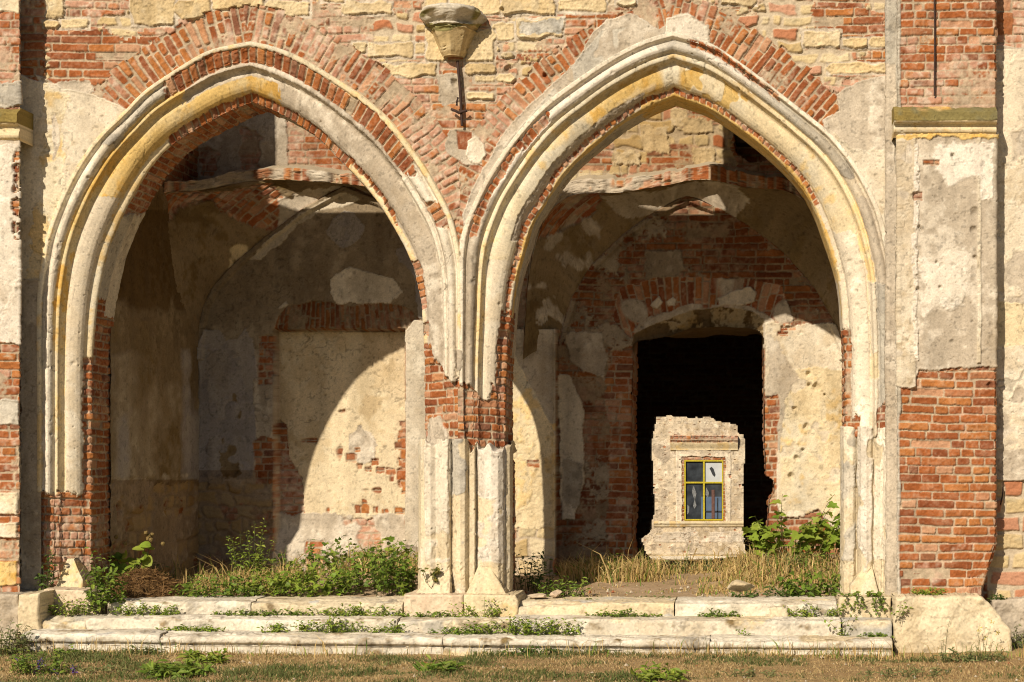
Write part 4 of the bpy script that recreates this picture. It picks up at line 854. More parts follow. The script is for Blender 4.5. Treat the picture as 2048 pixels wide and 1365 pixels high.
    nm = (nich > -1).reshape(nv, nu)[:-1, :-1] & keep; hm = (head > 0).reshape(nv, nu)[:-1, :-1] & keep & ~nm; dm = (dh > 0).reshape(nv, nu)[:-1, :-1] & keep; rm = (rs > -1).reshape(nv, nu)[:-1, :-1] & keep
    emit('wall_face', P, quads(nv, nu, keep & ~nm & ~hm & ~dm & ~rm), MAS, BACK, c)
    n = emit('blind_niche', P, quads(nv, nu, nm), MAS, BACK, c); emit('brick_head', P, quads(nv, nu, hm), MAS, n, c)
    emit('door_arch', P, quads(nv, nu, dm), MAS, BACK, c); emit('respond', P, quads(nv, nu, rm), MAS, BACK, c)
    # door reveal
    A = resample(WA(DOOR, YB - .01), step=.012); B = A.copy(); cx = W(1397, 0, YB)[0]
    B[:, 1] = YB + .75; up = np.clip((A[:, 2] - W(0, 700, YB)[2]) / .3, 0, 1)
    B[:, 2] = np.where(A[:, 2] > W(0, 700, YB)[2], W(0, 667, YB + .75)[2] + .05 * fbm(A[:, 0] * 3, A[:, 0] * 0, 2, 4), A[:, 2]); B[:, 0] = A[:, 0] - np.sign(A[:, 0] - cx) * .005
    n = 60; t = np.linspace(0, 1, n)[:, None, None]; P = A[None] * (1 - t) + B[None] * t
    px, py = proj(P); s = np.concatenate([[0], np.cumsum(np.linalg.norm(np.diff(A, axis=0), axis=1))])
    fl = Field(px, py, np.broadcast_to((t[..., 0] * .75), px.shape), np.broadcast_to(s[None], px.shape), 1190)
    fl.put('brick', wash=.4); fl.put('earth', 700 - fl.py + 10 * fl.ns, rough=2.2); fl.c[fl.py < 705] *= np.array([.62, .58, .5], f32)  # upper reveal darkened in colour, painting the shade of the head
    N = normals(P, np.array([cx, YB + .3, 1.2])); P = P + N * np.clip(fl.d, -.05, .05).reshape(*P.shape[:2], 1) * t
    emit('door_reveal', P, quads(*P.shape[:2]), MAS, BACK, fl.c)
back_wall()
m = MB(); m.box(-8., -.1, 9.4, 3., YB + .8, 9.6, (.45, .4, .33)); m.box(LWX - .6, YB + .1, 6.3, RWX + .6, YB + .7, 9.4, (.45, .4, .33)); m.build('added_sky_block', MAS, BACK)  # unseen slab and wall above, added to keep sky light off the porch
def vault(L, Fr, lift, seed, label, tones):
    a = smooth_curve(WA(L, YB - .04), 260, 4); b = smooth_curve(WA(Fr), 260, 4); m = 90
    t = np.linspace(0, 1, m)[:, None, None]
    bow = np.array([0, 0, .10]) * (4 * t * (1 - t)); P = a[None] * (1 - t) + b[None] * t + bow
    s = np.concatenate([[0], np.cumsum(np.linalg.norm(np.diff(b, axis=0), axis=1))]); wd = np.linalg.norm(b - a, axis=1)
    px, py = proj(P); fl = Field(px, py, np.broadcast_to(s[None], px.shape), t[..., 0] * wd[None], seed)
    fl.put('earth', rough=1.4, pit=.4, crack=.6)
    for typ, sd, kw in tones(fl): fl.put(typ, sd, **kw)
    N = normals(P, np.array([a[:, 0].mean(), 0, 0])); edge = np.clip(np.minimum(t, 1 - t) * 12, 0, 1)
    P = P + N * np.clip(fl.d, -.05, .05).reshape(*px.shape, 1) * edge
    o = emit('vault_shell', P, quads(*px.shape), MAS, BACK, fl.c); o['label'] = label
    # broken edge of radial bricks, then the extrados running back to the wall
    n = 26; k = np.linspace(0, 1, n)[:, None]
    hgt = (lift * (CAMD + b[:, 1]) / F)[None] * (1 + .22 * fbm(s * 2.2, s * 0, 3, seed + 2) + .22 * (H(np.floor(s / .11), s * 0, seed) - .5))[None]
    E = np.repeat(b[None], n, 0).copy(); E[..., 2] += k * hgt
    px, py = proj(E); f2 = Field(px, py, E[..., 2], np.broadcast_to(s[None], px.shape), seed + 50)
    f2.put('brick', uv=(np.broadcast_to(k * .2 + .03, px.shape).ravel(), f2.v), wash=.62, ch=.105, L=.5, split=.1, mort=.02); f2.put('render', 10 * f2.ns - 4 + 8 * vn(f2.v * 2, f2.u * 0, 3), rough=2.2, lift=-.01)
    E[..., 1] -= np.clip(f2.d, -.03, .05).reshape(px.shape) * 1.8 + .05 * (H(np.floor(f2.v / .105), f2.v * 0, seed + 3).reshape(px.shape) - .5); E[0] = P[-1]
    top = np.repeat(E[-1][None], 12, 0); w = np.linspace(0, 1, 12)[:, None]; top[..., 1] = E[-1][None, :, 1] * (1 - w) + (YB + .05) * w; top[..., 2] += .02 * fbm(top[..., 0] * 5, top[..., 1] * 5, 3, 7) + .10 * w
    top[0] = E[-1]
    Q = np.concatenate([E, top[1:]]); c = np.concatenate([f2.c.reshape(n, -1, 3), np.repeat(np.full((1, E.shape[1], 3), (.40, .34, .25), f32), 11, 0)])
    emit('broken_edge', Q, quads(*Q.shape[:2]), MAS, o, c)
def t1(fl):
    yield 'brick', mins(fl.poly([(300,395),(540,370),(600,430),(560,470),(470,440),(420,400),(360,420),(330,480)], 10)), dict(wash=.5, lift=-.01)
    yield 'render', mins(fl.poly([(550,470),(600,420),(690,372),(760,400),(740,380),(640,372),(560,400)], 8)), dict(lift=-.01)
    yield 'cream', mins(fl.poly([(420,500),(520,440),(540,480),(470,540)], 14), 18 * fl.ns - 5), dict(lift=-.005, rough=1.)
    yield 'earth', mins(fl.poly([(310,430),(420,400),(450,560),(400,660),(330,660)], 14), 18 * fl.ns + 4), dict(lift=.0, rough=1.3)
def t2(fl):
    yield 'brick', fl.poly([(1050,400),(1140,385),(1210,385),(1190,430),(1120,460),(1060,480)], 9), dict(wash=.35, lift=-.012, dark=1)
    yield 'render', fl.poly([(1200,392),(1300,382),(1390,362),(1470,370),(1500,400),(1470,432),(1375,395),(1300,430),(1250,440)], 8), dict(lift=-.006)
    yield 'render', mins(fl.poly([(1060,500),(1180,440),(1250,470),(1140,640),(1060,640)], 14), 18 * fl.ns - 4), dict(lift=-.003, rough=1.)
vault(LUN_L, [(330,700,2.2),(329,655,2.2),(322,560,2.1),(312,470,2.0),(309,400,1.96),(345,383,2.1),(385,383,2.3),(439,374,2.5),(501,363,2.7),(560,360,2.72),(620,363,2.72),(661,366,2.72),(713,371,2.72),(760,378,2.72),(850,400,2.72),(950,470,2.72),(975,600,2.72),(978,700,2.72)], 23, 1300, 'broken vault shell above the blind niche', t1)
vault(LUN_R, [(1046,720,2.7),(1050,660,2.7),(1054,590,2.7),(1064,520,2.7),(1090,440,2.7),(1137,393,2.7),(1197,387,2.7),(1239,386,2.7),(1281,379,2.7),(1334,371,2.7),(1387,360,2.7),(1440,363,2.7),(1492,376,2.7),(1538,378,2.7),(1580,385,2.7),(1640,430,2.7),(1690,520,2.7),(1700,640,2.7),(1700,720,2.7)], 26, 1340, 'broken vault shell above the dark doorway', t2)
def side_wall(X0, sgn, label, seed):
    st = .012; ys = np.arange(TH - .05, YB + .08, st); zs = np.arange(-.1, 6.6, st); Y, Z = np.meshgrid(ys, zs); nv, nu = Y.shape
    P = np.stack([X0 - sgn * .12 * (1 - (Y - TH) / 2.25) * (sgn > 0), Y, Z], -1); px, py = proj(P); fl = Field(px, py, Y, Z, seed); px, py = fl.px, fl.py; ny = py + 10 * fl.ns + 5 * fl.nf
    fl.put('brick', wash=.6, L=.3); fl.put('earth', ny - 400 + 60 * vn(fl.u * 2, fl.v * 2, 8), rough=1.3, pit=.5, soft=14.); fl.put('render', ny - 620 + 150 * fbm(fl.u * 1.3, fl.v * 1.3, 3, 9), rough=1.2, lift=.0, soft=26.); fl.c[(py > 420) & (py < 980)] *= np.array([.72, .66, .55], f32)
    fl.put('render', fl.poly([(225,965),(222,712),(262,700),(300,720),(318,790),(330,770),(352,760),(375,800),(385,965),(330,955)], 6), lift=.012, rough=.9, soft=14., seed=31); fl.c[:] *= np.array([.78, .74, .66], f32)  # whole end wall lowered in colour to paint in porch shade
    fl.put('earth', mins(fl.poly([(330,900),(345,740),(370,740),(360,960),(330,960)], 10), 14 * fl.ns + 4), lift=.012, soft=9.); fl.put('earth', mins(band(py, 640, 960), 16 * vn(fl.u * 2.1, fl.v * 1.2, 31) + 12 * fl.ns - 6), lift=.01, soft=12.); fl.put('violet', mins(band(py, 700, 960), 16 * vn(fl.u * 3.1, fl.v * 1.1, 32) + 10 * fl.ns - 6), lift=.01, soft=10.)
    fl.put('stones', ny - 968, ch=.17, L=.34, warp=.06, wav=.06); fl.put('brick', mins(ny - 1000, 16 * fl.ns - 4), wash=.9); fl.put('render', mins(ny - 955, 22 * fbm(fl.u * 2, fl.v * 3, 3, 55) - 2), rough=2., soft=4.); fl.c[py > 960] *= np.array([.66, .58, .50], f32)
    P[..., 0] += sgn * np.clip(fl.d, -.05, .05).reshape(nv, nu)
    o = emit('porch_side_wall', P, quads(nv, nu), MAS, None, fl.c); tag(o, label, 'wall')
    m = MB(); m.box(X0 - sgn * .6, TH + .01, -.1, X0 - sgn * .2, YB + .4, 9.3, (.45, .38, .28)); m.build('wall_core', MAS, o)  # core raised out of view to block sky light from the porch
side_wall(LWX, 1, 'stained end wall of the porch behind the narrower arch, shade put into its colour', 1400)
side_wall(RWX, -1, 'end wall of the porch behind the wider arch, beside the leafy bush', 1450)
# ---- dark hall behind the doorway, its far wall broken through
HALL = thing('dark_hall', (-.5, 6.6, -1), 'unlit hall seen through the doorway, its far wall broken open', 'ruined hall')
HOLE = [(1312,836),(1340,833),(1380,838),(1424,836),(1430,842),(1470,850),(1476,868),(1487,872),(1489,900),(1484,960),(1486,1040),(1486,1085),(1490,1112),(1440,1120),(1400,1124),(1370,1128),(1310,1127),(1298,1119),(1290,1110),(1286,1098),(1280,1082),(1300,1066),(1302,1050),(1308,1030),(1304,960),(1301,900),(1302,880),(1308,856)]
def hall():
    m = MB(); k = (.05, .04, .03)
    y0, y1 = YB + .1, 9.4
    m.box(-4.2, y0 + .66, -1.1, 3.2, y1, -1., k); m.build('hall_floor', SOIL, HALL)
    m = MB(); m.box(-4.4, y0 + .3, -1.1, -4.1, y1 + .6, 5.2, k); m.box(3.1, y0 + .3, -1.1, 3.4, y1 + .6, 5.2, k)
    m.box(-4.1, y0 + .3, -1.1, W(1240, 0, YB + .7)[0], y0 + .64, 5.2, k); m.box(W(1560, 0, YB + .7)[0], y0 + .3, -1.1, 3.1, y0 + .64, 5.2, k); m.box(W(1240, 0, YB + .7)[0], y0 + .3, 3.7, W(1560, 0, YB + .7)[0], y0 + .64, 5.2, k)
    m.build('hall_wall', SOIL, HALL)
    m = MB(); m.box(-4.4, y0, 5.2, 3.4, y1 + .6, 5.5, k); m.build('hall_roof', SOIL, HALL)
    st = .022; xs = np.arange(-4.1, 3.1, st); zs = np.arange(-1.1, 5.2, st); X, Z = np.meshgrid(xs, zs); nv, nu = X.shape
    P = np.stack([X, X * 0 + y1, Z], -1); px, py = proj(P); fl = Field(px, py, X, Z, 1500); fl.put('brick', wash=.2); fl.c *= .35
    sd = polysd(fl.px, fl.py, HOLE) + 1.2 * fl.ns + 1. * fl.nf + 1.7 * (H(np.floor(fl.v / .08), fl.v * 0, 3) - .5)
    solid = (sd < 0).reshape(nv, nu); keep = solid[:-1, :-1] & solid[1:, 1:] & solid[1:, :-1] & solid[:-1, 1:]
    P[..., 1] -= np.clip(fl.d, -.05, .05).reshape(nv, nu)
    B = P.reshape(-1, 3).copy(); B[:, 1] = y1 + .55; n = nv * nu; q = quads(nv, nu, keep)
    ed = np.concatenate([q[:, [0, 1]], q[:, [1, 2]], q[:, [2, 3]], q[:, [3, 0]]]); key = np.sort(ed, 1); _, inv, cnt = np.unique(key[:, 0] * n + key[:, 1], return_inverse=True, return_counts=True); be = ed[cnt[inv.ravel()] == 1]
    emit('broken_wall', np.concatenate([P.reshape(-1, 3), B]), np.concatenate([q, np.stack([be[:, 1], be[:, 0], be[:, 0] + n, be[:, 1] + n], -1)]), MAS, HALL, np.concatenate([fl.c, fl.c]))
hall()
# ---- building across the yard
YF = 20.
FAR = thing('yard_building', (W(1407, 0, YF)[0], YF, -.6), 'pale peeling house across the yard with a yellow framed window', 'house')
def far():
    st = .02; X0, X1 = -6., 5.; xs = np.arange(X0, X1, st); zs = np.arange(-.7, 6.5, st)
    xs = np.sort(np.concatenate([xs, np.arange(W(1270, 0, YF)[0], W(1500, 0, YF)[0], .0075)])); zs = np.sort(np.concatenate([zs, np.arange(-.7, W(0, 820, YF)[2], .0085)]))
    X, Z = np.meshgrid(xs, zs); nv, nu = X.shape; P = np.stack([X, X * 0 + YF, Z], -1); px, py = proj(P)
    fl = Field(px, py, X, Z, 1600); px, py = fl.px, fl.py
    fl.ns = fbm(px / 12, py / 12, 3, 5); fl.nf = fbm(px / 4, py / 4, 2, 6); ny = py + 2 * fl.ns
    fl.put('finish', rough=.8, crack=.6); fl.put('white', 10 * fl.ns - 3, rough=.7, crack=.3); fl.put('render', 12 * fbm(px / 30, py / 18, 3, 77) - 2.5, rough=.8, seed=5); fl.put('render', 10 * vn(px / 9, py / 7, 9) - 7, rough=1.2, lift=-.01, seed=2)
    fl.put('white', fl.rect(1352, 900, 1462, 1046, 1), rough=.4, lift=.02, crack=.2); fl.put('brick', fl.rect(1364, 914, 1451, 1046, 2.5), wash=.6, lift=.0)
    fl.put('whiteb', mins(band(ny, 1064, 1085), 10 * vn(px / 22, py / 12, 4) + 2), rough=.6); fl.put('brick', 10 * vn(px / 10, py / 5, 8) - 8.2, wash=.7)
    fl.put('stones', ny - 1110, pal=0, ch=.2, L=.6)
    fl.c *= np.array([.92, .88, .83], f32); fl.c *= (1 + .3 * fbm(px / 6, py / 9, 3, 12))[:, None]
    win = mins(px - 1368.5, 1446.5 - px, py - 920.5, 1041.5 - py); solid = (win < 0).reshape(nv, nu); keep = solid[:-1, :-1] & solid[1:, 1:] & solid[1:, :-1] & solid[:-1, 1:]
    P[..., 1] -= np.clip(fl.d, -.04, .06).reshape(nv, nu)
    emit('wall', P, quads(nv, nu, keep), MAS, FAR, fl.c)
    m = MB(); m.box(X0, YF + .4, -.7, X1, YF + 6, 6.5, (.5, .44, .36)); m.build('house_body', MAS, FAR)
    m = MB(); m.box(X0 - .3, YF - .35, 6.5, X1 + .3, YF + 6.3, 6.75, (.3, .14, .08)); m.build('roof', MAS, FAR)
    def bx(n, x0, y0, x1, y1, ya, yb, mat, par, tone=(.6, .5, .36)):
        a = W(x0, y1, YF); b = W(x1, y0, YF); mm = MB(); mm.box(a[0], ya, a[2], b[0], yb, b[2], tone); return mm.build(n, mat, par)
    # hood and sill mouldings
    def mould(name, prof, x0, x1, tone, brick=False):
        d = np.array([(YF - o, W(0, r, YF)[2]) for r, o in prof]); pr = resample(d, step=.012); x = np.arange(W(x0, 0, YF)[0], W(x1, 0, YF)[0], .015); nu_, nv_ = len(x), len(pr)
        Pm = np.stack([np.repeat(x[None], nv_, 0), np.repeat(pr[:, :1], nu_, 1), np.repeat(pr[:, 1:], nu_, 1)], -1); a, b = proj(Pm); f = Field(a, b, Pm[..., 0], Pm[..., 2], 1650); f.ns = fbm(f.px / 9, f.py / 9, 3, 4)
        f.put(tone, rough=.5, lift=-.012)
        if brick: f.put('brick', 886 + 2 * f.ns - f.py, lift=-.012, wash=.5, ch=.5, L=.09)
        emit(name, raise_(f, Pm), quads(nv_, nu_), MAS, FAR, f.c)
    mould('window_hood', [(873,.01),(873,.16),(882,.16),(884,.13),(890,.10),(898,.05),(901,.05),(902,.0)], 1341, 1476, 'cream', True)
    mould('window_sill', [(1043,0.),(1043,.09),(1047,.09),(1051,.05),(1053,.05),(1055,.0)], 1308, 1490, 'cream')
    mould('plinth_course', [(1113,0.),(1113,.08),(1119,.08),(1122,.0)], 1285, 1500, 'white')
    YEL = plain_mat('yellow_paint', (.44, .36, .02), .55, nscale=40)
    fr = MB()
    def fb(x0, y0, x1, y1, dy=0):
        a = W(x0, y1, YF); b = W(x1, y0, YF); fr.box(a[0], YF + .0 + dy, a[2], b[0], YF + .09 - dy, b[2])
    fb(1368.5, 920.5, 1371.5, 1041.5); fb(1443.8, 920.5, 1446.6, 1041.5); fb(1371.5, 920.5, 1443.8, 923.4); fb(1371.5, 1038.8, 1443.8, 1041.5); fb(1406, 923.4, 1409.5, 1038.8, .004); fb(1371.5, 964, 1406, 967.2, .006); fb(1409.5, 964, 1443.8, 967.2, .006)
    rv = MB(); a = W(1368.5, 1041.5, YF); b = W(1446.5, 920.5, YF); t_ = (.5, .42, .32)
    rv.box(a[0] - .05, YF + .01, a[2] - .05, a[0] + .004, YF + .4, b[2] + .05, t_); rv.box(b[0] - .004, YF + .01, a[2] - .05, b[0] + .05, YF + .4, b[2] + .05, t_); rv.box(a[0] + .004, YF + .012, b[2] - .004, b[0] - .004, YF + .4, b[2] + .05, t_); rv.box(a[0] + .004, YF + .012, a[2] - .05, b[0] - .004, YF + .4, a[2] + .004, t_)
    rv.build('window_reveal', MAS, FAR)
    WIN = fr.build('window', YEL, FAR); WIN['label'] = 'four pane window with a yellow frame'
    def glass(c, r=.06):
        return plain_mat('window_glass', c, r, 0, 6, .3, .6)
    G1 = plain_mat('dark_glass', (.038, .045, .055), .08, 0, 5, .6, .7); G2 = plain_mat('dusty_white_pane', (.50, .53, .56), .3, 0, 5, .12, .4); G3 = plain_mat('blue_painted_reflection', (.10, .15, .24), .08, 0, 4, .2, .7)
    for x0, y0, x1, y1, g in ((1371.5, 923.4, 1406, 964, G1), (1409.5, 923.4, 1443.8, 964, G2), (1371.5, 967.2, 1406, 1038.8, G1), (1409.5, 967.2, 1443.8, 1038.8, G1)): bx('pane', x0, y0, x1, y1, YF + .05, YF + .055, g, WIN)
    bx('pane', 1412, 994, 1443, 1038, YF + .046, YF + .048, G3, WIN); bx('pane', 1402, 994, 1405.8, 1038, YF + .046, YF + .048, G3, WIN)  # reflections painted as blue patches over the lower panes
    R = plain_mat('pipe_brown', (.12, .06, .05), .6)
    bx('pane_bar', 1423, 980, 1429, 1038, YF + .03, YF + .042, R, WIN); bx('pane_bar', 1410, 1022, 1443, 1025, YF + .032, YF + .040, G1, WIN); bx('pane_bar', 1434, 996, 1436, 1038, YF + .032, YF + .040, G1, WIN)
    GF = plain_mat('grey_film', (.17, .18, .19), .4, 0, 30, .5)
    # ragged hole in the white pane, torn film in the lower one
    for pts, mt, yy in (([(1419,937),(1423,934),(1427,938),(1431,950),(1429,954),(1425,950)], G1, .042), ([(1386,972),(1389,976),(1393,988),(1390,1000),(1393,1012),(1389,1018),(1386,1012),(1389,1000),(1384,985)], GF, .04), ([(1375,1010),(1379,1014),(1378,1026),(1374,1030)], GF, .04), ([(1412,975),(1418,985),(1416,996),(1411,990)], GF, .04)):
        A = WA(pts, YF + yy); B = WA(pts, YF + yy + .006); n = len(A); V = np.concatenate([A, B, [A.mean(0)]])
        tri = np.array([(i, (i + 1) % n, 2 * n) for i in range(n)]); sd = np.array([(i, (i + 1) % n, (i + 1) % n + n, i + n) for i in range(n)])
        emit('pane_tear', V, [tri, sd], mt, WIN, smooth=False)
far()
# ================================================================= ground
def lawn_z(x, y):
    return -.0058 * (x + 2.3) + .035 * fbm(x * .8, y * .8, 3, 61) + .012 * fbm(x * 5, y * 5, 3, 62)
def floor_z(x, y):
    p = VX + x * F / (CAMD + y)
    z = .365 + .05 * np.clip((y - .3) / 2.5, 0, 1) + .03 * fbm(x * 1.4, y * 1.4, 3, 66) + .012 * fbm(x * 7, y * 7, 3, 67)
    z = z + .15 * np.exp(-(((x + 3.6) / 1.2) ** 2 + ((y - 1.5) / .9) ** 2)) + .25 * np.exp(-(((x - .55) / .75) ** 2 + ((y - 2.0) / .9) ** 2)) + .05 * np.exp(-(((x + 1.0) / .8) ** 2 + ((y - 2.3) / .7) ** 2))
    return z
def ground():
    def gridz(xs, ys, fn, name, label_tone, seed):
        X, Y = np.meshgrid(xs, ys); Z = fn(X, Y); P = np.stack([X, Y, Z], -1); nv, nu = X.shape
        return P, nv, nu
    xs = np.arange(-9.5, 5, .02); ys = np.arange(-4.2, -.3, .02)
    X, Y = np.meshgrid(xs, ys); Z = lawn_z(X.astype(f32), Y.astype(f32)); n = fbm(X * 1.5, Y * 1.5, 4, 70); n2 = fbm(X * 12, Y * 12, 3, 71)
    c = mixc((.30, .20, .10), (.36, .26, .13), sst(-.3, .4, n)); c = mixc(c, (.22, .16, .08), sst(.1, .6, n2) * .7)
    o = emit('lawn', np.stack([X, Y, Z], -1), quads(*X.shape), SOIL, None, c); tag(o, kind='structure')
    xs = np.array([-400, -60, -20, -9.45, 4.95, 20, 60, 400.]); ys = np.array([-400, -60, -14, -4.18])
    X, Y = np.meshgrid(xs, ys); Z = -.02 + 0 * X
    V = [np.stack([X, Y, Z], -1).reshape(-1, 3)]; q = [quads(*X.shape)]
    for (a, b, c_, d) in ((-400, -9.48, -4.2, 400), (4.98, 400, -4.2, 400)):
        V.append(np.array([(a, c_, -.02), (b, c_, -.02), (b, d, -.02), (a, d, -.02)])); 
    n0 = len(V[0]); q += [np.array([[n0, n0 + 1, n0 + 2, n0 + 3]]), np.array([[n0 + 4, n0 + 5, n0 + 6, n0 + 7]])]
    V = np.concatenate(V); o = emit('ground', V, np.concatenate(q), SOIL, None, np.tile(np.array((.30, .23, .11), f32), (len(V), 1)), loc=(0, 0, 0)); tag(o, kind='structure')
    xs = np.arange(LWX - .3, RWX + .4, .018); ys = np.arange(-.02, 3.6, .018)
    X, Y = np.meshgrid(xs, ys); Z = floor_z(X, Y); n = fbm(X * 1.5, Y * 1.5, 4, 73); n2 = fbm(X * 12, Y * 12, 3, 74)
    c = mixc((.36, .26, .16), (.45, .33, .22), sst(-.3, .4, n)); c = mixc(c, (.25, .18, .10), sst(.1, .6, n2) * .6)
    o = emit('porch_floor', np.stack([X, Y, Z], -1), quads(*X.shape), SOIL, None, c); tag(o, kind='structure')
    m = MB(); m.box(-8, 9.9, -.75, 6, 20.1, -.66, (.33, .26, .16)); m.box(-8, 3.8, -1.3, 6, 9.9, -1.12, (.1, .08, .05)); o = m.build('yard', SOIL, None); tag(o, kind='structure')
ground()
# ================================================================= light and camera
SUNV = Vector((.40, 1., -.68))
def light():
    sc = bpy.context.scene; w = bpy.data.worlds.new('World'); sc.world = w; w.use_nodes = True; nt = w.node_tree
    sk = nt.nodes.new('ShaderNodeTexSky'); sk.sky_type = 'NISHITA'; sk.sun_disc = False
    el = math.atan2(.68, math.hypot(.4, 1.)); sk.sun_elevation = el; sk.sun_rotation = math.atan2(-SUNV.x, -SUNV.y) % (2 * math.pi); sk.air_density = 1.; sk.dust_density = 1.5
    nt.links.new(sk.outputs[0], nt.nodes['Background'].inputs[0]); nt.nodes['Background'].inputs[1].default_value = .05
    l = bpy.data.lights.new('sun', 'SUN'); l.energy = 5.; l.angle = math.radians(.55); l.color = (1., .87, .68)
    o = bpy.data.objects.new('sun', l); o.rotation_euler = SUNV.to_track_quat('-Z', 'Y').to_euler(); o.location = (-8, -20, 14); col.objects.link(o)
    cd = bpy.data.cameras.new('camera'); c = bpy.data.objects.new('camera', cd); col.objects.link(c); c.location = (0, -CAMD, CZ); c.rotation_euler = (math.pi / 2, 0, 0)
    cd.sensor_width = 36; cd.lens = F / 2048 * 36; cd.shift_x = -(VX - 1024) / 2048; cd.shift_y = (VY - 682.5) / 2048; cd.clip_end = 3000; cd.clip_start = .1
    sc.camera = c; sc.view_settings.view_transform = 'Standard'; sc.view_settings.look = 'None'; sc.view_settings.exposure = .05; sc.view_settings.gamma = 1.
    sc.cycles.max_bounces = 8; sc.cycles.diffuse_bounces = 2; sc.cycles.filter_width = 1.1
light()
# ================================================================= plants
def unit(a): return a / (np.linalg.norm(a, axis=-1, keepdims=True) + 1e-9)
OVAL = (np.array([(0, 0, 0), (.3, -.42, .10), (.66, -.36, .08), (1, 0, -.02), (.66, .36, .08), (.3, .42, .10), (.3, 0, 0), (.66, 0, 0)]),
        [(0, 1, 6), (6, 1, 2), (6, 2, 7), (7, 2, 3), (0, 6, 5), (6, 4, 5), (6, 7, 4), (7, 3, 4)])
LOBE = (np.array([(0, 0, 0), (-.08, -.30, .04), (.12, -.58, .06), (.36, -.36, .03), (.62, -.44, .05), (.66, -.20, .02), (1, 0, -.03), (.66, .20, .02), (.62, .44, .05), (.36, .36, .03), (.12, .58, .06), (-.08, .30, .04), (.36, 0, -.03)]),
        [(12, i, (i + 1) % 12) for i in range(12)])
ROUND = (np.array([(0, 0, 0), (-.06, -.28, .05), (.15, -.52, .09), (.45, -.58, .06), (.75, -.42, .02), (.95, -.15, -.03), (.95, .15, -.03), (.75, .42, .02), (.45, .58, .06), (.15, .52, .09), (-.06, .28, .05), (.45, 0, -.02)]),
         [(11, i, (i + 1) % 11) for i in range(11)])
class Leaves:
    def __init__(s): s.V = []; s.F = []; s.C = []; s.n = 0
    def add(s, tpl, B, D, N, l, w, tone, droop=.25):
        T, fc = tpl; n = len(B); D = unit(D); S = unit(np.cross(D, N)); U = np.cross(S, D)
        l = np.broadcast_to(l, (n,)); w = np.broadcast_to(w, (n,))
        t, a, h = T[:, 0], T[:, 1], T[:, 2]
        V = B[:, None] + D[:, None] * (t[None] * l[:, None])[..., None] + S[:, None] * (a[None] * w[:, None])[..., None] + U[:, None] * ((h[None] - droop * t[None] ** 2) * l[:, None])[..., None]
        k = len(T); f = np.array(fc)[None] + (np.arange(n) * k)[:, None, None] + s.n
        s.V.append(V.reshape(-1, 3)); s.F.append(f.reshape(-1, 3)); s.C.append(np.repeat(tone, k, 0)); s.n += n * k
    def build(s, name, parent, mat=None):
        return emit(name, np.concatenate(s.V), np.concatenate(s.F), mat or LEAF, parent, np.concatenate(s.C), smooth=False)
GREEN = ((.13, .22, .026), (.22, .31, .042), (.08, .155, .02), (.30, .32, .06)); FRESH = ((.21, .32, .034), (.30, .38, .055), (.13, .23, .024), (.36, .35, .07)); DARK = ((.06, .12, .02), (.10, .17, .026), (.04, .085, .017), (.14, .17, .035)); DULL = ((.16, .20, .07), (.23, .26, .10), (.11, .155, .05), (.32, .28, .12)); OLIVE = ((.16, .19, .035), (.25, .24, .06), (.10, .13, .025), (.26, .16, .05))
def tones(n, pal, rng):
    P = np.array(pal); w = rng.random((n, len(P))) ** 3; w[:, 3:] *= .45; w /= w.sum(1, keepdims=True); return ((w @ P) * (.75 + .5 * rng.random((n, 1)))).astype(f32)
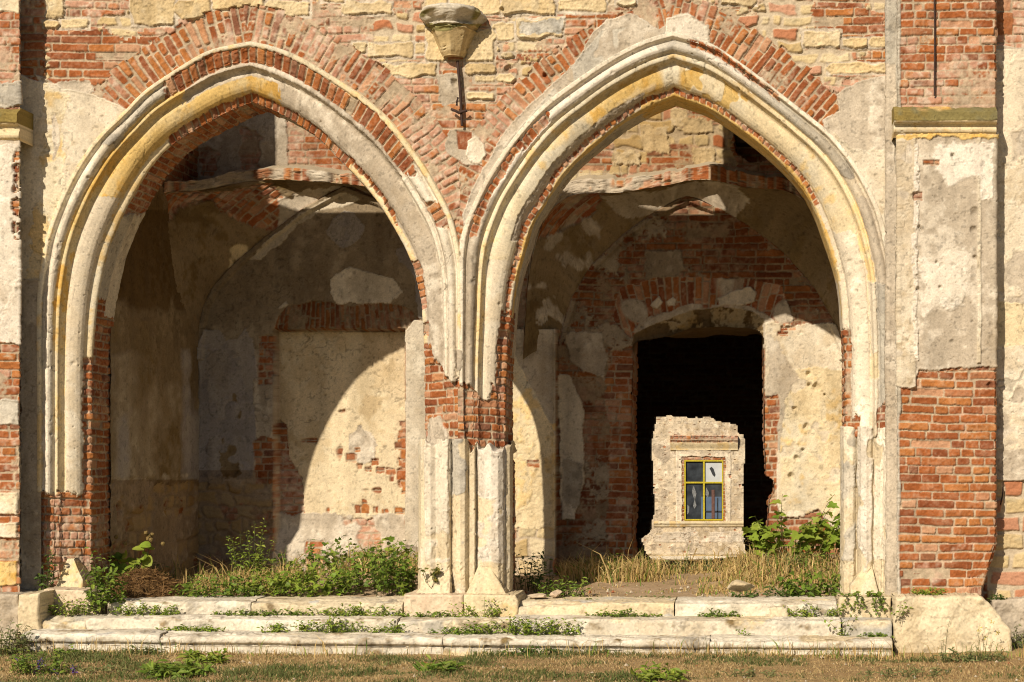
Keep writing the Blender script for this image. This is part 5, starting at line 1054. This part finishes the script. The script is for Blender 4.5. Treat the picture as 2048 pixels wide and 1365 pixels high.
def plant(name, label, cat, base, spread, h, nst, nlf, ll, pal, seed, shape=OVAL, wr=.55, group=None, lean=.35, stem_r=.003, zfn=None, up=.25, trail=None, start=.12, stemc=(.12, .13, .05), taper=0.):
    """stems that fan out of a patch of ground, with leaves set alternately along them"""
    rng = np.random.default_rng(seed); X0, Y0, Z0 = base; mb = MB(); L = Leaves()
    t = thing(name, (X0, Y0, Z0), label, cat, group); roots = []
    for i in range(nst):
        a = rng.random() * 2 * math.pi; r = math.sqrt(rng.random()); bx, by = X0 + math.cos(a) * r * spread[0] / 2, Y0 + math.sin(a) * r * spread[1] / 2
        bz = Z0 if zfn is None else float(zfn(np.array([bx], f32), np.array([by], f32))[0]) - .01
        hh = h * (.45 + .55 * rng.random()) * (1 - .45 * r * r)
        ox, oy = (math.cos(a) * r + rng.normal() * .5) * lean * hh, (math.sin(a) * r * .6 + rng.normal() * .3 - .15) * lean * hh
        if trail is not None: ox, oy, hh = trail[0] * (.4 + .6 * rng.random()) * (1 if rng.random() < .7 else -.6), trail[1] * rng.random(), trail[2] * (.4 + .6 * rng.random())
        q = np.linspace(0, 1, 9)[:, None]; p0 = np.array([bx, by, bz]); p2 = p0 + (ox, oy, hh); p1 = p0 + (ox * .25, oy * .25, hh * .65) + rng.normal(size=3) * .03 * h
        C = p0 * (1 - q) ** 2 + 2 * p1 * q * (1 - q) + p2 * q * q
        V, Q = tube(C, np.linspace(stem_r, stem_r * .4, 9), 4); roots.append(mb.n); mb.add(V, Q, stemc)
        n = max(2, int(nlf * (.6 + .6 * rng.random()))); tt = start + (1 - start) * (np.arange(n) + rng.random(n) * .8) / n; tt = np.minimum(tt, 1)
        B = np.stack([np.interp(tt, q[:, 0], C[:, k]) for k in range(3)], 1)
        an = np.arange(n) * 2.4 + rng.random() * 6; D = np.stack([np.cos(an), np.sin(an), up + .45 * rng.normal(size=n)], 1)
        N = np.stack([rng.normal(size=n) * .4 - .15, rng.normal(size=n) * .4 - .45, np.ones(n) * .9], 1)
        l = ll * (.45 + .75 * rng.random(n)) * (1 - taper * tt); L.add(shape, B + unit(D) * ll * .12, D, N, l, l * wr, tones(n, pal, rng), droop=.15 + .2 * rng.random())
    k = mb.n; mb.add(np.array([(X0, Y0, Z0 - .06), (X0 + .004, Y0, Z0 - .06)]), np.array([(k, k + 1, a_ + 1, a_) for a_ in roots]) - k, stemc)
    mb.build('stem', LEAF, t, True); L.build('foliage', t); return t
def at(px, Y, zfn): x = (px - VX) * (CAMD + Y) / F; return (x, Y, float(zfn(np.array([x], f32), np.array([Y], f32))[0]))
P_ = plant
# ---- in the porch
bd = P_('burdock', 'burdock with big round leaves and brown burrs beside the straw heap', 'burdock', at(262, .70, floor_z), (.30, .14), .62, 13, 6, .095, FRESH, 1, ROUND, .85, lean=.4, stem_r=.006, zfn=floor_z, up=.15, start=.55)
BURR = plain_mat('burr_brown', (.20, .14, .05), .9)
for i, (bx, by) in enumerate(((292, 1062), (298, 1068), (304, 1066), (302, 1076), (232, 1070), (250, 1083), (326, 1084), (296, 1074))):
    c = np.array(W(bx, by + 4, .66 + .03 * (i % 3))); rn = np.random.default_rng(i); n, m = 10, 7; T, Q = np.meshgrid(np.linspace(0, 2 * math.pi, n, endpoint=False), np.linspace(-1.57, 1.57, m)); r = .017 * (1 + .35 * rn.random(T.shape))
    V = c + np.stack([np.cos(T) * np.cos(Q) * r, np.sin(T) * np.cos(Q) * r, np.sin(Q) * r], -1).reshape(-1, 3); k = np.arange(n * m).reshape(m, n); j = np.roll(k, -1, 1)
    emit('burr', V, np.stack([k[:-1], j[:-1], j[1:], k[1:]], -1).reshape(-1, 4), BURR, bd, smooth=False)
P_('weed', 'leafy climbing weed at the foot of the narrower arch, hiding its spur', 'weed', W(214, 1222, -.28), (.24, .3), .70, 30, 16, .058, GREEN, 2, OVAL, .6, lean=.22, up=.1)
P_('weed', 'dark weed in the shaded corner beside the peeling pilaster', 'weed', W(92, 1182, -.12), (.16, .12), .46, 9, 11, .055, DARK, 3, OVAL, .62, lean=.3)
P_('tall_weed', 'tall upright goosefoot weed standing alone before the rear wall', 'weed', at(497, 1.7, floor_z), (.34, .25), .86, 15, 30, .075, FRESH, 4, OVAL, .42, lean=.12, stem_r=.005, zfn=floor_z, up=.4, taper=.5)
P_('bramble', 'low sprawling bramble beside the straw heap', 'bramble', at(430, .32, floor_z), (.75, .35), .30, 60, 9, .055, GREEN, 5, OVAL, .65, lean=.7, zfn=floor_z)
P_('bramble', 'dense leafy bramble bank on the porch floor below the blind niche', 'bramble', at(600, .5, floor_z), (.95, .6), .38, 95, 10, .055, FRESH, 6, LOBE, .75, lean=.5, zfn=floor_z)
P_('bramble', 'thick tall bramble against the stone base of the central pier', 'bramble', at(768, .55, floor_z), (.72, .6), .56, 85, 11, .058, GREEN, 7, LOBE, .75, lean=.35, zfn=floor_z)
P_('bramble', 'bramble growing against the lit rear wall under the blind niche', 'bramble', at(665, 2.1, floor_z), (1.1, .6), .46, 60, 9, .06, GREEN, 8, LOBE, .75, lean=.4, zfn=floor_z)
P_('weed', 'broad leaved weed at the rear wall behind the tall bramble', 'weed', at(790, 2.3, floor_z), (.6, .4), .42, 30, 7, .085, FRESH, 9, LOBE, .8, lean=.4, zfn=floor_z)
P_('weed', 'thin leafy weed behind the straw heap, in front of the stained end wall', 'weed', at(320, 1.5, floor_z), (.6, .5), .30, 26, 7, .05, DULL, 10, OVAL, .45, lean=.6, zfn=floor_z)
P_('ivy', 'small reddish ivy sprig on the left spur of the pier base', 'ivy', W(862, 1165, -.13), (.12, .08), .22, 7, 8, .045, OLIVE, 11, LOBE, .8, lean=.4)
P_('weed', 'dark bushy weed in the shadow of the central pier', 'weed', at(1062, 1.0, floor_z), (.42, .4), .50, 30, 12, .05, DARK, 12, OVAL, .5, lean=.3, zfn=floor_z)
P_('weed', 'sunlit green weed beside the flat slab, in front of the dark bushy weed', 'weed', at(1124, .55, floor_z), (.42, .3), .26, 32, 9, .05, GREEN, 13, OVAL, .5, lean=.6, zfn=floor_z)
P_('weed', 'weed against the shaded brick beside the doorway', 'weed', at(1208, 2.6, floor_z), (.40, .25), .36, 22, 9, .06, GREEN, 14, OVAL, .5, lean=.4, zfn=floor_z)
P_('sapling', 'bushy maple like sapling with lobed leaves beside the doorway', 'sapling', at(1592, 2.0, floor_z), (.85, .45), .80, 26, 11, .125, FRESH, 15, LOBE, .85, lean=.5, stem_r=.005, zfn=floor_z, up=.0, start=.3)
P_('leafy_bush', 'dark low bush of pointed leaves against the respond of the wider arch', 'bush', at(1628, .42, floor_z), (.50, .4), .34, 42, 8, .085, GREEN, 16, OVAL, .55, lean=.35, zfn=floor_z, up=-.1)
P_('weed', 'straggling weed between the angular pale stone and the low bush', 'weed', at(1535, .25, floor_z), (.52, .25), .17, 30, 7, .05, DARK, 17, OVAL, .55, lean=.9, zfn=floor_z)
P_('weed', 'thin greyish weed standing in the dry grass above the angular pale stone', 'weed', at(1570, 1.4, floor_z), (.35, .3), .36, 12, 10, .045, DULL, 18, OVAL, .45, lean=.4, zfn=floor_z)
P_('weed', 'flat green weed on the bare soil behind the top step', 'weed', at(1165, .12, floor_z), (.34, .12), .07, 16, 7, .04, GREEN, 19, OVAL, .5, lean=1.6, zfn=floor_z)
P_('weed', 'small flat weed on bare soil, nearer the angular pale stone', 'weed', at(1300, .25, floor_z), (.46, .2), .07, 18, 7, .04, DULL, 20, OVAL, .5, lean=1.6, zfn=floor_z)
P_('weed', 'low green weed at the door sill, half buried in dry grass', 'weed', at(1370, 2.5, floor_z), (.7, .3), .20, 26, 7, .04, DULL, 21, OVAL, .45, lean=.6, zfn=floor_z)
P_('weed', 'green weed in the dry grass under the maple like sapling', 'weed', at(1640, 1.5, floor_z), (.5, .4), .28, 26, 8, .05, GREEN, 22, OVAL, .5, lean=.5, zfn=floor_z)
# ---- on the steps
G = 'creeping weeds in the joints of the steps'
def creep(label, px, py, Y, wpx, hpx, seed, pal=FRESH, nst=None, ll=.034):
    hpx = hpx * 1.3
    s = F / (CAMD + Y); wm, hm = wpx / s, hpx / s
    return P_('creeping_weed', label, 'weed', W(px, py, Y), (wm, .10), hm, nst or max(6, int(wpx * .44)), 10, ll, pal, seed, OVAL, .6, group=G, lean=1.0, up=.1, stem_r=.002)
creep('creeping weed spreading over the low pinkish block', 140, 1232, -.42, 90, 34, 40)
creep('creeping weed on the middle step just past the low pinkish block', 285, 1237, -.36, 120, 30, 41)
creep('long thin creeping weed on the middle step below the low sprawling bramble', 520, 1238, -.34, 190, 18, 42, GREEN)
creep('thick creeping weed on the middle step below the thick tall bramble', 715, 1240, -.34, 190, 28, 43)
creep('bright bushy weed at the foot of the yellowish plinth', 955, 1242, -.36, 74, 40, 44)
creep('flat creeping weed at the foot of the pinkish plinth', 868, 1241, -.36, 76, 18, 45, GREEN)
creep('creeping weed on the middle step below the bare soil', 1240, 1242, -.34, 150, 20, 46, GREEN)
creep('two leafed tuft on the middle step below the angular pale stone', 1440, 1240, -.34, 70, 18, 47, GREEN)
creep('creeping weed in the corner beside the square end block', 1632, 1241, -.36, 90, 34, 48)
creep('fine creeping weed on the lowest step below the joint in the second block', 390, 1268, -.68, 130, 16, 49)
creep('small sprig on the lowest step, alone between two longer weeds', 552, 1269, -.68, 46, 22, 50)
creep('leafy creeping weed on the lowest step left of the middle step joint', 655, 1270, -.68, 120, 34, 51)
creep('short creeping weed on the lowest step right at the middle step joint', 775, 1271, -.68, 62, 26, 52)
creep('densest and longest weed on the lowest step, in front of the plinth', 1050, 1274, -.68, 210, 40, 53, nst=95)
creep('flat weed on the lowest step left of the densest one', 915, 1273, -.68, 90, 18, 54, GREEN)
creep('lone green shoot on the middle step face below the angular pale stone', 1487, 1276, -.66, 10, 24, 55, nst=3)
creep('small weed in the joint beside the blue grey block', 1686, 1278, -.66, 18, 44, 56, nst=6)
creep('flat weed on the lowest step under the blue grey block', 1752, 1280, -.66, 66, 12, 57, GREEN)
creep('green tuft under the brick foot of the tall pilaster', 1857, 1193, -.42, 50, 18, 58)
creep('small sprig in the joint beside the huge boulder', 1800, 1235, -.66, 18, 34, 59, nst=4)
P_('ivy', 'ivy hanging over the square end block of the top step', 'ivy', W(1728, 1193, -.36), (.42, .06), .2, 12, 10, .034, GREEN, 60, LOBE, .8, trail=(.12, -.03, -.19), start=0., up=0.)
P_('ivy', 'ivy mat lying along the top of the square end block', 'ivy', W(1722, 1194, -.22), (.52, .16), .06, 20, 8, .036, GREEN, 61, LOBE, .8, lean=1.2)
# ---- in the lawn
def lawnp(px, py, Y=None):
    z = 0.; d = F * (CZ - z) / (py - VY); y = d - CAMD; return at(px, y, lawn_z)
LG = 'green weeds in the dry lawn'
P_('bush', 'rounded green bush at the picture edge, in front of the lowest step end', 'bush', lawnp(14, 1316), (.36, .3), .36, 46, 9, .045, DULL, 70, OVAL, .5, lean=.4, zfn=lawn_z)
vi = P_('flowering_weed', 'weed with small purple flower spikes in the front corner of the lawn', 'weed', lawnp(76, 1352), (.46, .35), .24, 40, 9, .05, GREEN, 71, OVAL, .5, lean=.5, zfn=lawn_z)
def blooms(parent, pts, Y, c, n, r, seed):
    rng = np.random.default_rng(seed)
    for px, py in pts:
        o = np.array(W(px, py, Y)); V = [o]; Q = []
        for i in range(n):
            D = unit(rng.normal(size=3) * (1, 1, .6)); S = unit(np.cross(D, rng.normal(size=3))); b = D * r * (.6 + 1.2 * rng.random()) + np.array((0, 0, rng.normal() * r)); k = len(V)
            V += [o + b + S * r * .35, o + b + D * r * .6, o + b - S * r * .35]; Q.append((0, k, k + 1, k + 2))
        emit('flower', np.array(V), np.array(Q), LEAF, parent, np.array(c, f32)[None] * (.6 + .8 * rng.random((len(V), 1))).astype(f32), smooth=False)
blooms(vi, [(38, 1325), (80, 1322), (84, 1330), (70, 1340), (102, 1345), (112, 1348), (148, 1335), (148, 1345), (60, 1352), (90, 1357), (120, 1360)], -2.4, (.10, .045, .34), 9, .016, 3)
P_('lawn_weed', 'broad leaved weed in the lawn right of the purple flowering weed, against the step', 'weed', lawnp(137, 1316), (.22, .2), .10, 18, 6, .075, GREEN, 72, OVAL, .4, group=LG, lean=.7, zfn=lawn_z)
P_('lawn_weed', 'largest clump of broad leaves in the front lawn', 'weed', lawnp(350, 1350), (.42, .5), .14, 44, 7, .095, GREEN, 73, OVAL, .42, group=LG, lean=.7, zfn=lawn_z)
P_('lawn_weed', 'broad leaved clump just behind the largest one', 'weed', lawnp(412, 1325), (.34, .25), .13, 30, 6, .085, FRESH, 74, OVAL, .42, group=LG, lean=.7, zfn=lawn_z)
P_('lawn_weed', 'low spreading weed between the flowering weed and the largest clump', 'weed', lawnp(205, 1345), (.36, .3), .06, 22, 6, .05, DULL, 75, OVAL, .4, group=LG, lean=1., zfn=lawn_z)
P_('lawn_weed', 'low grassy weed against the lowest step beyond the broad leaved clump', 'weed', lawnp(290, 1312), (.30, .12), .10, 18, 6, .06, DULL, 79, OVAL, .3, group=LG, lean=.6, zfn=lawn_z)
P_('lawn_weed', 'leafy rosette in the middle of the lawn, below the pier', 'weed', lawnp(880, 1350), (.32, .3), .10, 26, 6, .08, GREEN, 76, OVAL, .42, group=LG, lean=.9, zfn=lawn_z)
P_('lawn_weed', 'long low dark weed lying along the lowest step below the pier', 'weed', lawnp(1062, 1312), (.66, .14), .10, 36, 7, .045, DARK, 77, OVAL, .5, group=LG, lean=.6, zfn=lawn_z)
P_('lawn_weed', 'leafy clump at the bottom of the picture with one tall thin stalk', 'weed', lawnp(1318, 1362), (.36, .35), .15, 30, 7, .08, FRESH, 78, OVAL, .42, group=LG, lean=.7, zfn=lawn_z)
P_('lawn_weed', 'wispy greyish weed in the lawn right of the clump with the tall stalk', 'weed', lawnp(1500, 1352), (.5, .3), .10, 30, 7, .04, DULL, 80, OVAL, .35, group=LG, lean=.5, zfn=lawn_z)
P_('lawn_weed', 'wispy greyish weed in the lawn in front of the boulder edge', 'weed', lawnp(1810, 1345), (.7, .4), .11, 44, 8, .04, DULL, 81, OVAL, .35, group=LG, lean=.5, zfn=lawn_z)
P_('lawn_weed', 'low grey green weed mat along the foot of the boulder', 'weed', lawnp(1935, 1320), (.66, .16), .14, 44, 8, .04, DULL, 82, OVAL, .45, group=LG, lean=.5, zfn=lawn_z)
yf = P_('flowering_weed', 'spindly weed with tiny yellow flowers in front of the boulder', 'weed', lawnp(1966, 1318), (.14, .08), .40, 7, 7, .03, DULL, 83, OVAL, .4, lean=.35, zfn=lawn_z, stem_r=.002)
blooms(yf, [(1985, 1246), (1958, 1258), (1960, 1264), (1997, 1267), (1972, 1275)], -.78, (.55, .46, .03), 8, .013, 4)
P_('weed', 'single tall leafy stalk standing against the boulder', 'weed', lawnp(1888, 1318), (.05, .05), .40, 3, 16, .03, DULL, 84, OVAL, .4, lean=.12, zfn=lawn_z, stem_r=.003, taper=.5)
P_('weed', 'scrubby green weed in the corner behind the boulder', 'weed', W(2032, 1300, -.3), (.22, .2), .26, 18, 8, .04, DULL, 85, OVAL, .45, lean=.4)
P_('weed', 'dark weed in the hollow under the undercut pilaster brick', 'weed', W(1992, 1206, -.1), (.14, .1), .10, 14, 7, .04, DARK, 86, OVAL, .5, lean=.6)
# ---- grass
def blades(name, xy, zf, hgt, wid, tone, lean, parent=None, seed=0, mat=None, head=0.):
    rng = np.random.default_rng(seed); n = len(xy); x, y = xy[:, 0], xy[:, 1]; z = zf(x.astype(f32), y.astype(f32)).astype(float) - .006
    a = rng.random(n) * 2 * math.pi; l = lean * rng.random(n) * hgt; dx, dy = np.cos(a) * l, np.sin(a) * l; f = rng.normal(size=n) * .9; sx, sy = np.cos(f) * wid / 2, np.sin(f) * wid / 2
    B = np.stack([x, y, z], 1); M = B + np.stack([dx * .3, dy * .3, hgt * .6], 1); T = B + np.stack([dx, dy, hgt * np.clip(1 - .25 * lean * rng.random(n), .3, 1)], 1); S = np.stack([sx, sy, 0 * sx], 1)
    mw = np.where(rng.random(n) < head, 1.5, .7)[:, None]
    V = np.stack([B - S, B + S, M + S * mw, M - S * mw, T], 1).reshape(-1, 3); k = np.arange(n)[:, None] * 5
    o = emit(name, V, [k + np.array([[0, 1, 2, 3]]), k + np.array([[3, 2, 4]])], mat or STRAW, parent, np.repeat(tone, 5, 0), smooth=False); return o
def straw(n, rng, green=.0, pal=((.54, .39, .16), (.42, .28, .10), (.62, .48, .23))):
    c = tones(n, pal, rng); g = tones(n, GREEN + DULL[:0], rng); m = (rng.random(n) < green)[:, None]; return np.where(m, g, c).astype(f32)
def lawn_grass():
    rng = np.random.default_rng(90); n = 100000; x = rng.uniform(-9, 4.4, n); y = rng.uniform(-3.6, -.86, n); p = VX + x * F / (CAMD + y); k = (p > -60) & (p < 2110); x, y = x[k], y[k]; n = len(x)
    g = fbm(x * .7, y * 1.5, 3, 91) + .6 * fbm(x * 3, y * 4, 2, 92); gr = np.clip(.30 + 2.0 * g, .02, .92)
    c = tones(n, ((.46, .33, .16), (.34, .23, .10), (.54, .42, .22)), rng); gg = tones(n, ((.13, .16, .05), (.20, .20, .07), (.08, .12, .03)), rng); m = (rng.random(n) < gr)[:, None]; c = np.where(m, gg, c).astype(f32)
    h = (.014 + .034 * rng.random(n) ** 1.8) * (1 + 1.1 * np.clip(g * 2, 0, 1)) * (.55 + .45 * (fbm(x * 2.2, y * 2.2, 2, 99) > -.3))
    o = blades('lawn_grass', np.stack([x, y], 1), lawn_z, h, .006 + .004 * rng.random(n), c, 2.2, seed=93); tag(o, 'short dry straw coloured lawn grass with greener patches', 'grass', kind='stuff')
    n = 1500; x = np.concatenate([rng.uniform(-9, 4.4, 700), rng.normal(0, .35, 800) + rng.choice([-6.5, -5.3, -3.9, -1.7, -.2, .6, 1.2, 2.2, -7.8], 800)]); y = np.concatenate([rng.uniform(-1.35, -.95, 700), rng.uniform(-1.15, -.96, 800)])
    o = blades('tall_grass', np.stack([x, y], 1), lawn_z, .05 + .17 * rng.random(n) ** 2, .0045 + .002 * rng.random(n), straw(n, rng, .25), .9, seed=94, head=.2); tag(o, 'taller thin dry grass stalks along the foot of the lowest step', 'grass', kind='stuff')
lawn_grass()
def porch_grass():
    rng = np.random.default_rng(95); pts = []; hs = []
    def patch(n, px0, px1, y0, y1, h0, h1, fade=None):
        y = rng.uniform(y0, y1, n); p = rng.uniform(px0, px1, n); x = (p - VX) * (CAMD + y) / F
        fld = fbm(x * 2.2, y * 2.2, 3, 96); keep = fld + .26 > rng.random(n) * .45; x, y = x[keep], y[keep]; pts.append(np.stack([x, y], 1)); hs.append((h0 + (h1 - h0) * rng.random(len(x)) ** 1.6) * np.clip(.75 + fld[keep], .35, 1.2))
    patch(3400, 1120, 1320, 1.7, 2.95, .08, .27); patch(2400, 1300, 1480, 1.5, 2.95, .05, .18); patch(4200, 1450, 1690, 1.0, 2.9, .06, .22); patch(900, 1400, 1600, .5, 1.2, .04, .14); patch(500, 1050, 1400, .1, 1.5, .02, .06); patch(420, 1120, 1690, 1.4, 2.9, .2, .42)
    patch(3600, 395, 600, .6, 2.8, .07, .24); patch(2000, 560, 860, .8, 2.6, .12, .42); patch(260, 330, 470, 1.2, 2.6, .2, .45); patch(800, 230, 420, .3, 1.0, .04, .1)
    P = np.concatenate(pts); h = np.concatenate(hs); n = len(P)
    o = blades('dry_grass', P, floor_z, h, .006 + .004 * rng.random(n), straw(n, rng, .2), 1.25, seed=97, head=.35); tag(o, 'standing dry golden grass on the porch floor', 'grass', kind='stuff')
porch_grass()
def heap():
    cx, cy = at(290, .42, floor_z)[:2]; z0 = float(floor_z(np.array([cx], f32), np.array([cy], f32))[0]); t = thing('straw_heap', (cx, cy, z0), 'rounded heap of brown rotting straw on the porch floor', 'straw heap')
    n, m = 60, 24; th = np.linspace(0, 2 * math.pi, n, endpoint=False); r = np.linspace(0, 1, m); T, R = np.meshgrid(th, r); hz = lambda R, T: .29 * (1 - R ** 1.7) * (1 + .18 * fbm(np.cos(T) * R * 2 + 5, np.sin(T) * R * 2, 3, 5))
    X = cx + np.cos(T) * R * .44; Y = cy + np.sin(T) * R * .42; Z = z0 - .03 + hz(R, T); k = np.arange(n * m).reshape(m, n); j = np.roll(k, -1, 1)
    emit('mound', np.stack([X, Y, Z], -1), np.stack([k[:-1], j[:-1], j[1:], k[1:]], -1).reshape(-1, 4), SOIL, t, np.tile(np.array((.13, .075, .03), f32), (n * m, 1)))
    rng = np.random.default_rng(98); N = 5200; a = rng.random(N) * 6.283; q = np.sqrt(rng.random(N)); x = cx + np.cos(a) * q * .45; y = cy + np.sin(a) * q * .43; z = z0 - .02 + hz(q, a) + .02 * rng.random(N)
    D = rng.normal(size=(N, 3)) * (1, 1, .35); D = unit(D); l = .02 + .06 * rng.random(N); S = unit(np.cross(D, rng.normal(size=(N, 3)))) * .0022
    B = np.stack([x, y, z], 1); V = np.stack([B - S, B + S, B + S + D * l[:, None], B - S + D * l[:, None]], 1).reshape(-1, 3)
    o = emit('straw', V, np.arange(N * 4).reshape(-1, 4), STRAW, t, np.repeat(tones(N, ((.22, .12, .045), (.32, .19, .075), (.13, .07, .03)), rng), 4, 0), smooth=False); tag(o, kind='stuff')
heap()

def crumbs():
    rng = np.random.default_rng(120); n = 520; x = np.concatenate([rng.uniform(-8.5, 4, 300), rng.uniform(-2.2, .6, 220)]); y = np.concatenate([rng.uniform(-3.2, -.98, 300), rng.uniform(.05, 1.6, 220)])
    z = np.where(y < -.5, lawn_z(x.astype(f32), y.astype(f32)), floor_z(x.astype(f32), y.astype(f32))); V = []; Fc = []; C = []
    base = np.array([(1, 0, 0), (0, 1, 0), (-1, 0, 0), (0, -1, 0), (0, 0, 1.), (0, 0, -.6)]); fc = np.array([(0, 1, 4), (1, 2, 4), (2, 3, 4), (3, 0, 4), (1, 0, 5), (2, 1, 5), (3, 2, 5), (0, 3, 5)])
    for i in range(n):
        r = .006 + .016 * rng.random() ** 3; V.append(np.array((x[i], y[i], z[i] + r * .3)) + base * r * (.6 + .8 * rng.random((6, 3)))); Fc.append(fc + 6 * i)
        c = ((.50, .42, .32), (.30, .11, .055), (.58, .52, .42))[rng.choice(3, p=(.45, .25, .3))]; C.append(np.tile(np.array(c, f32), (6, 1)))
    o = emit('gravel', np.concatenate(V), np.concatenate(Fc), STONE, None, np.concatenate(C), smooth=False); tag(o, 'scattered mortar and brick crumbs on lawn and porch soil', 'gravel', kind='stuff')
crumbs()
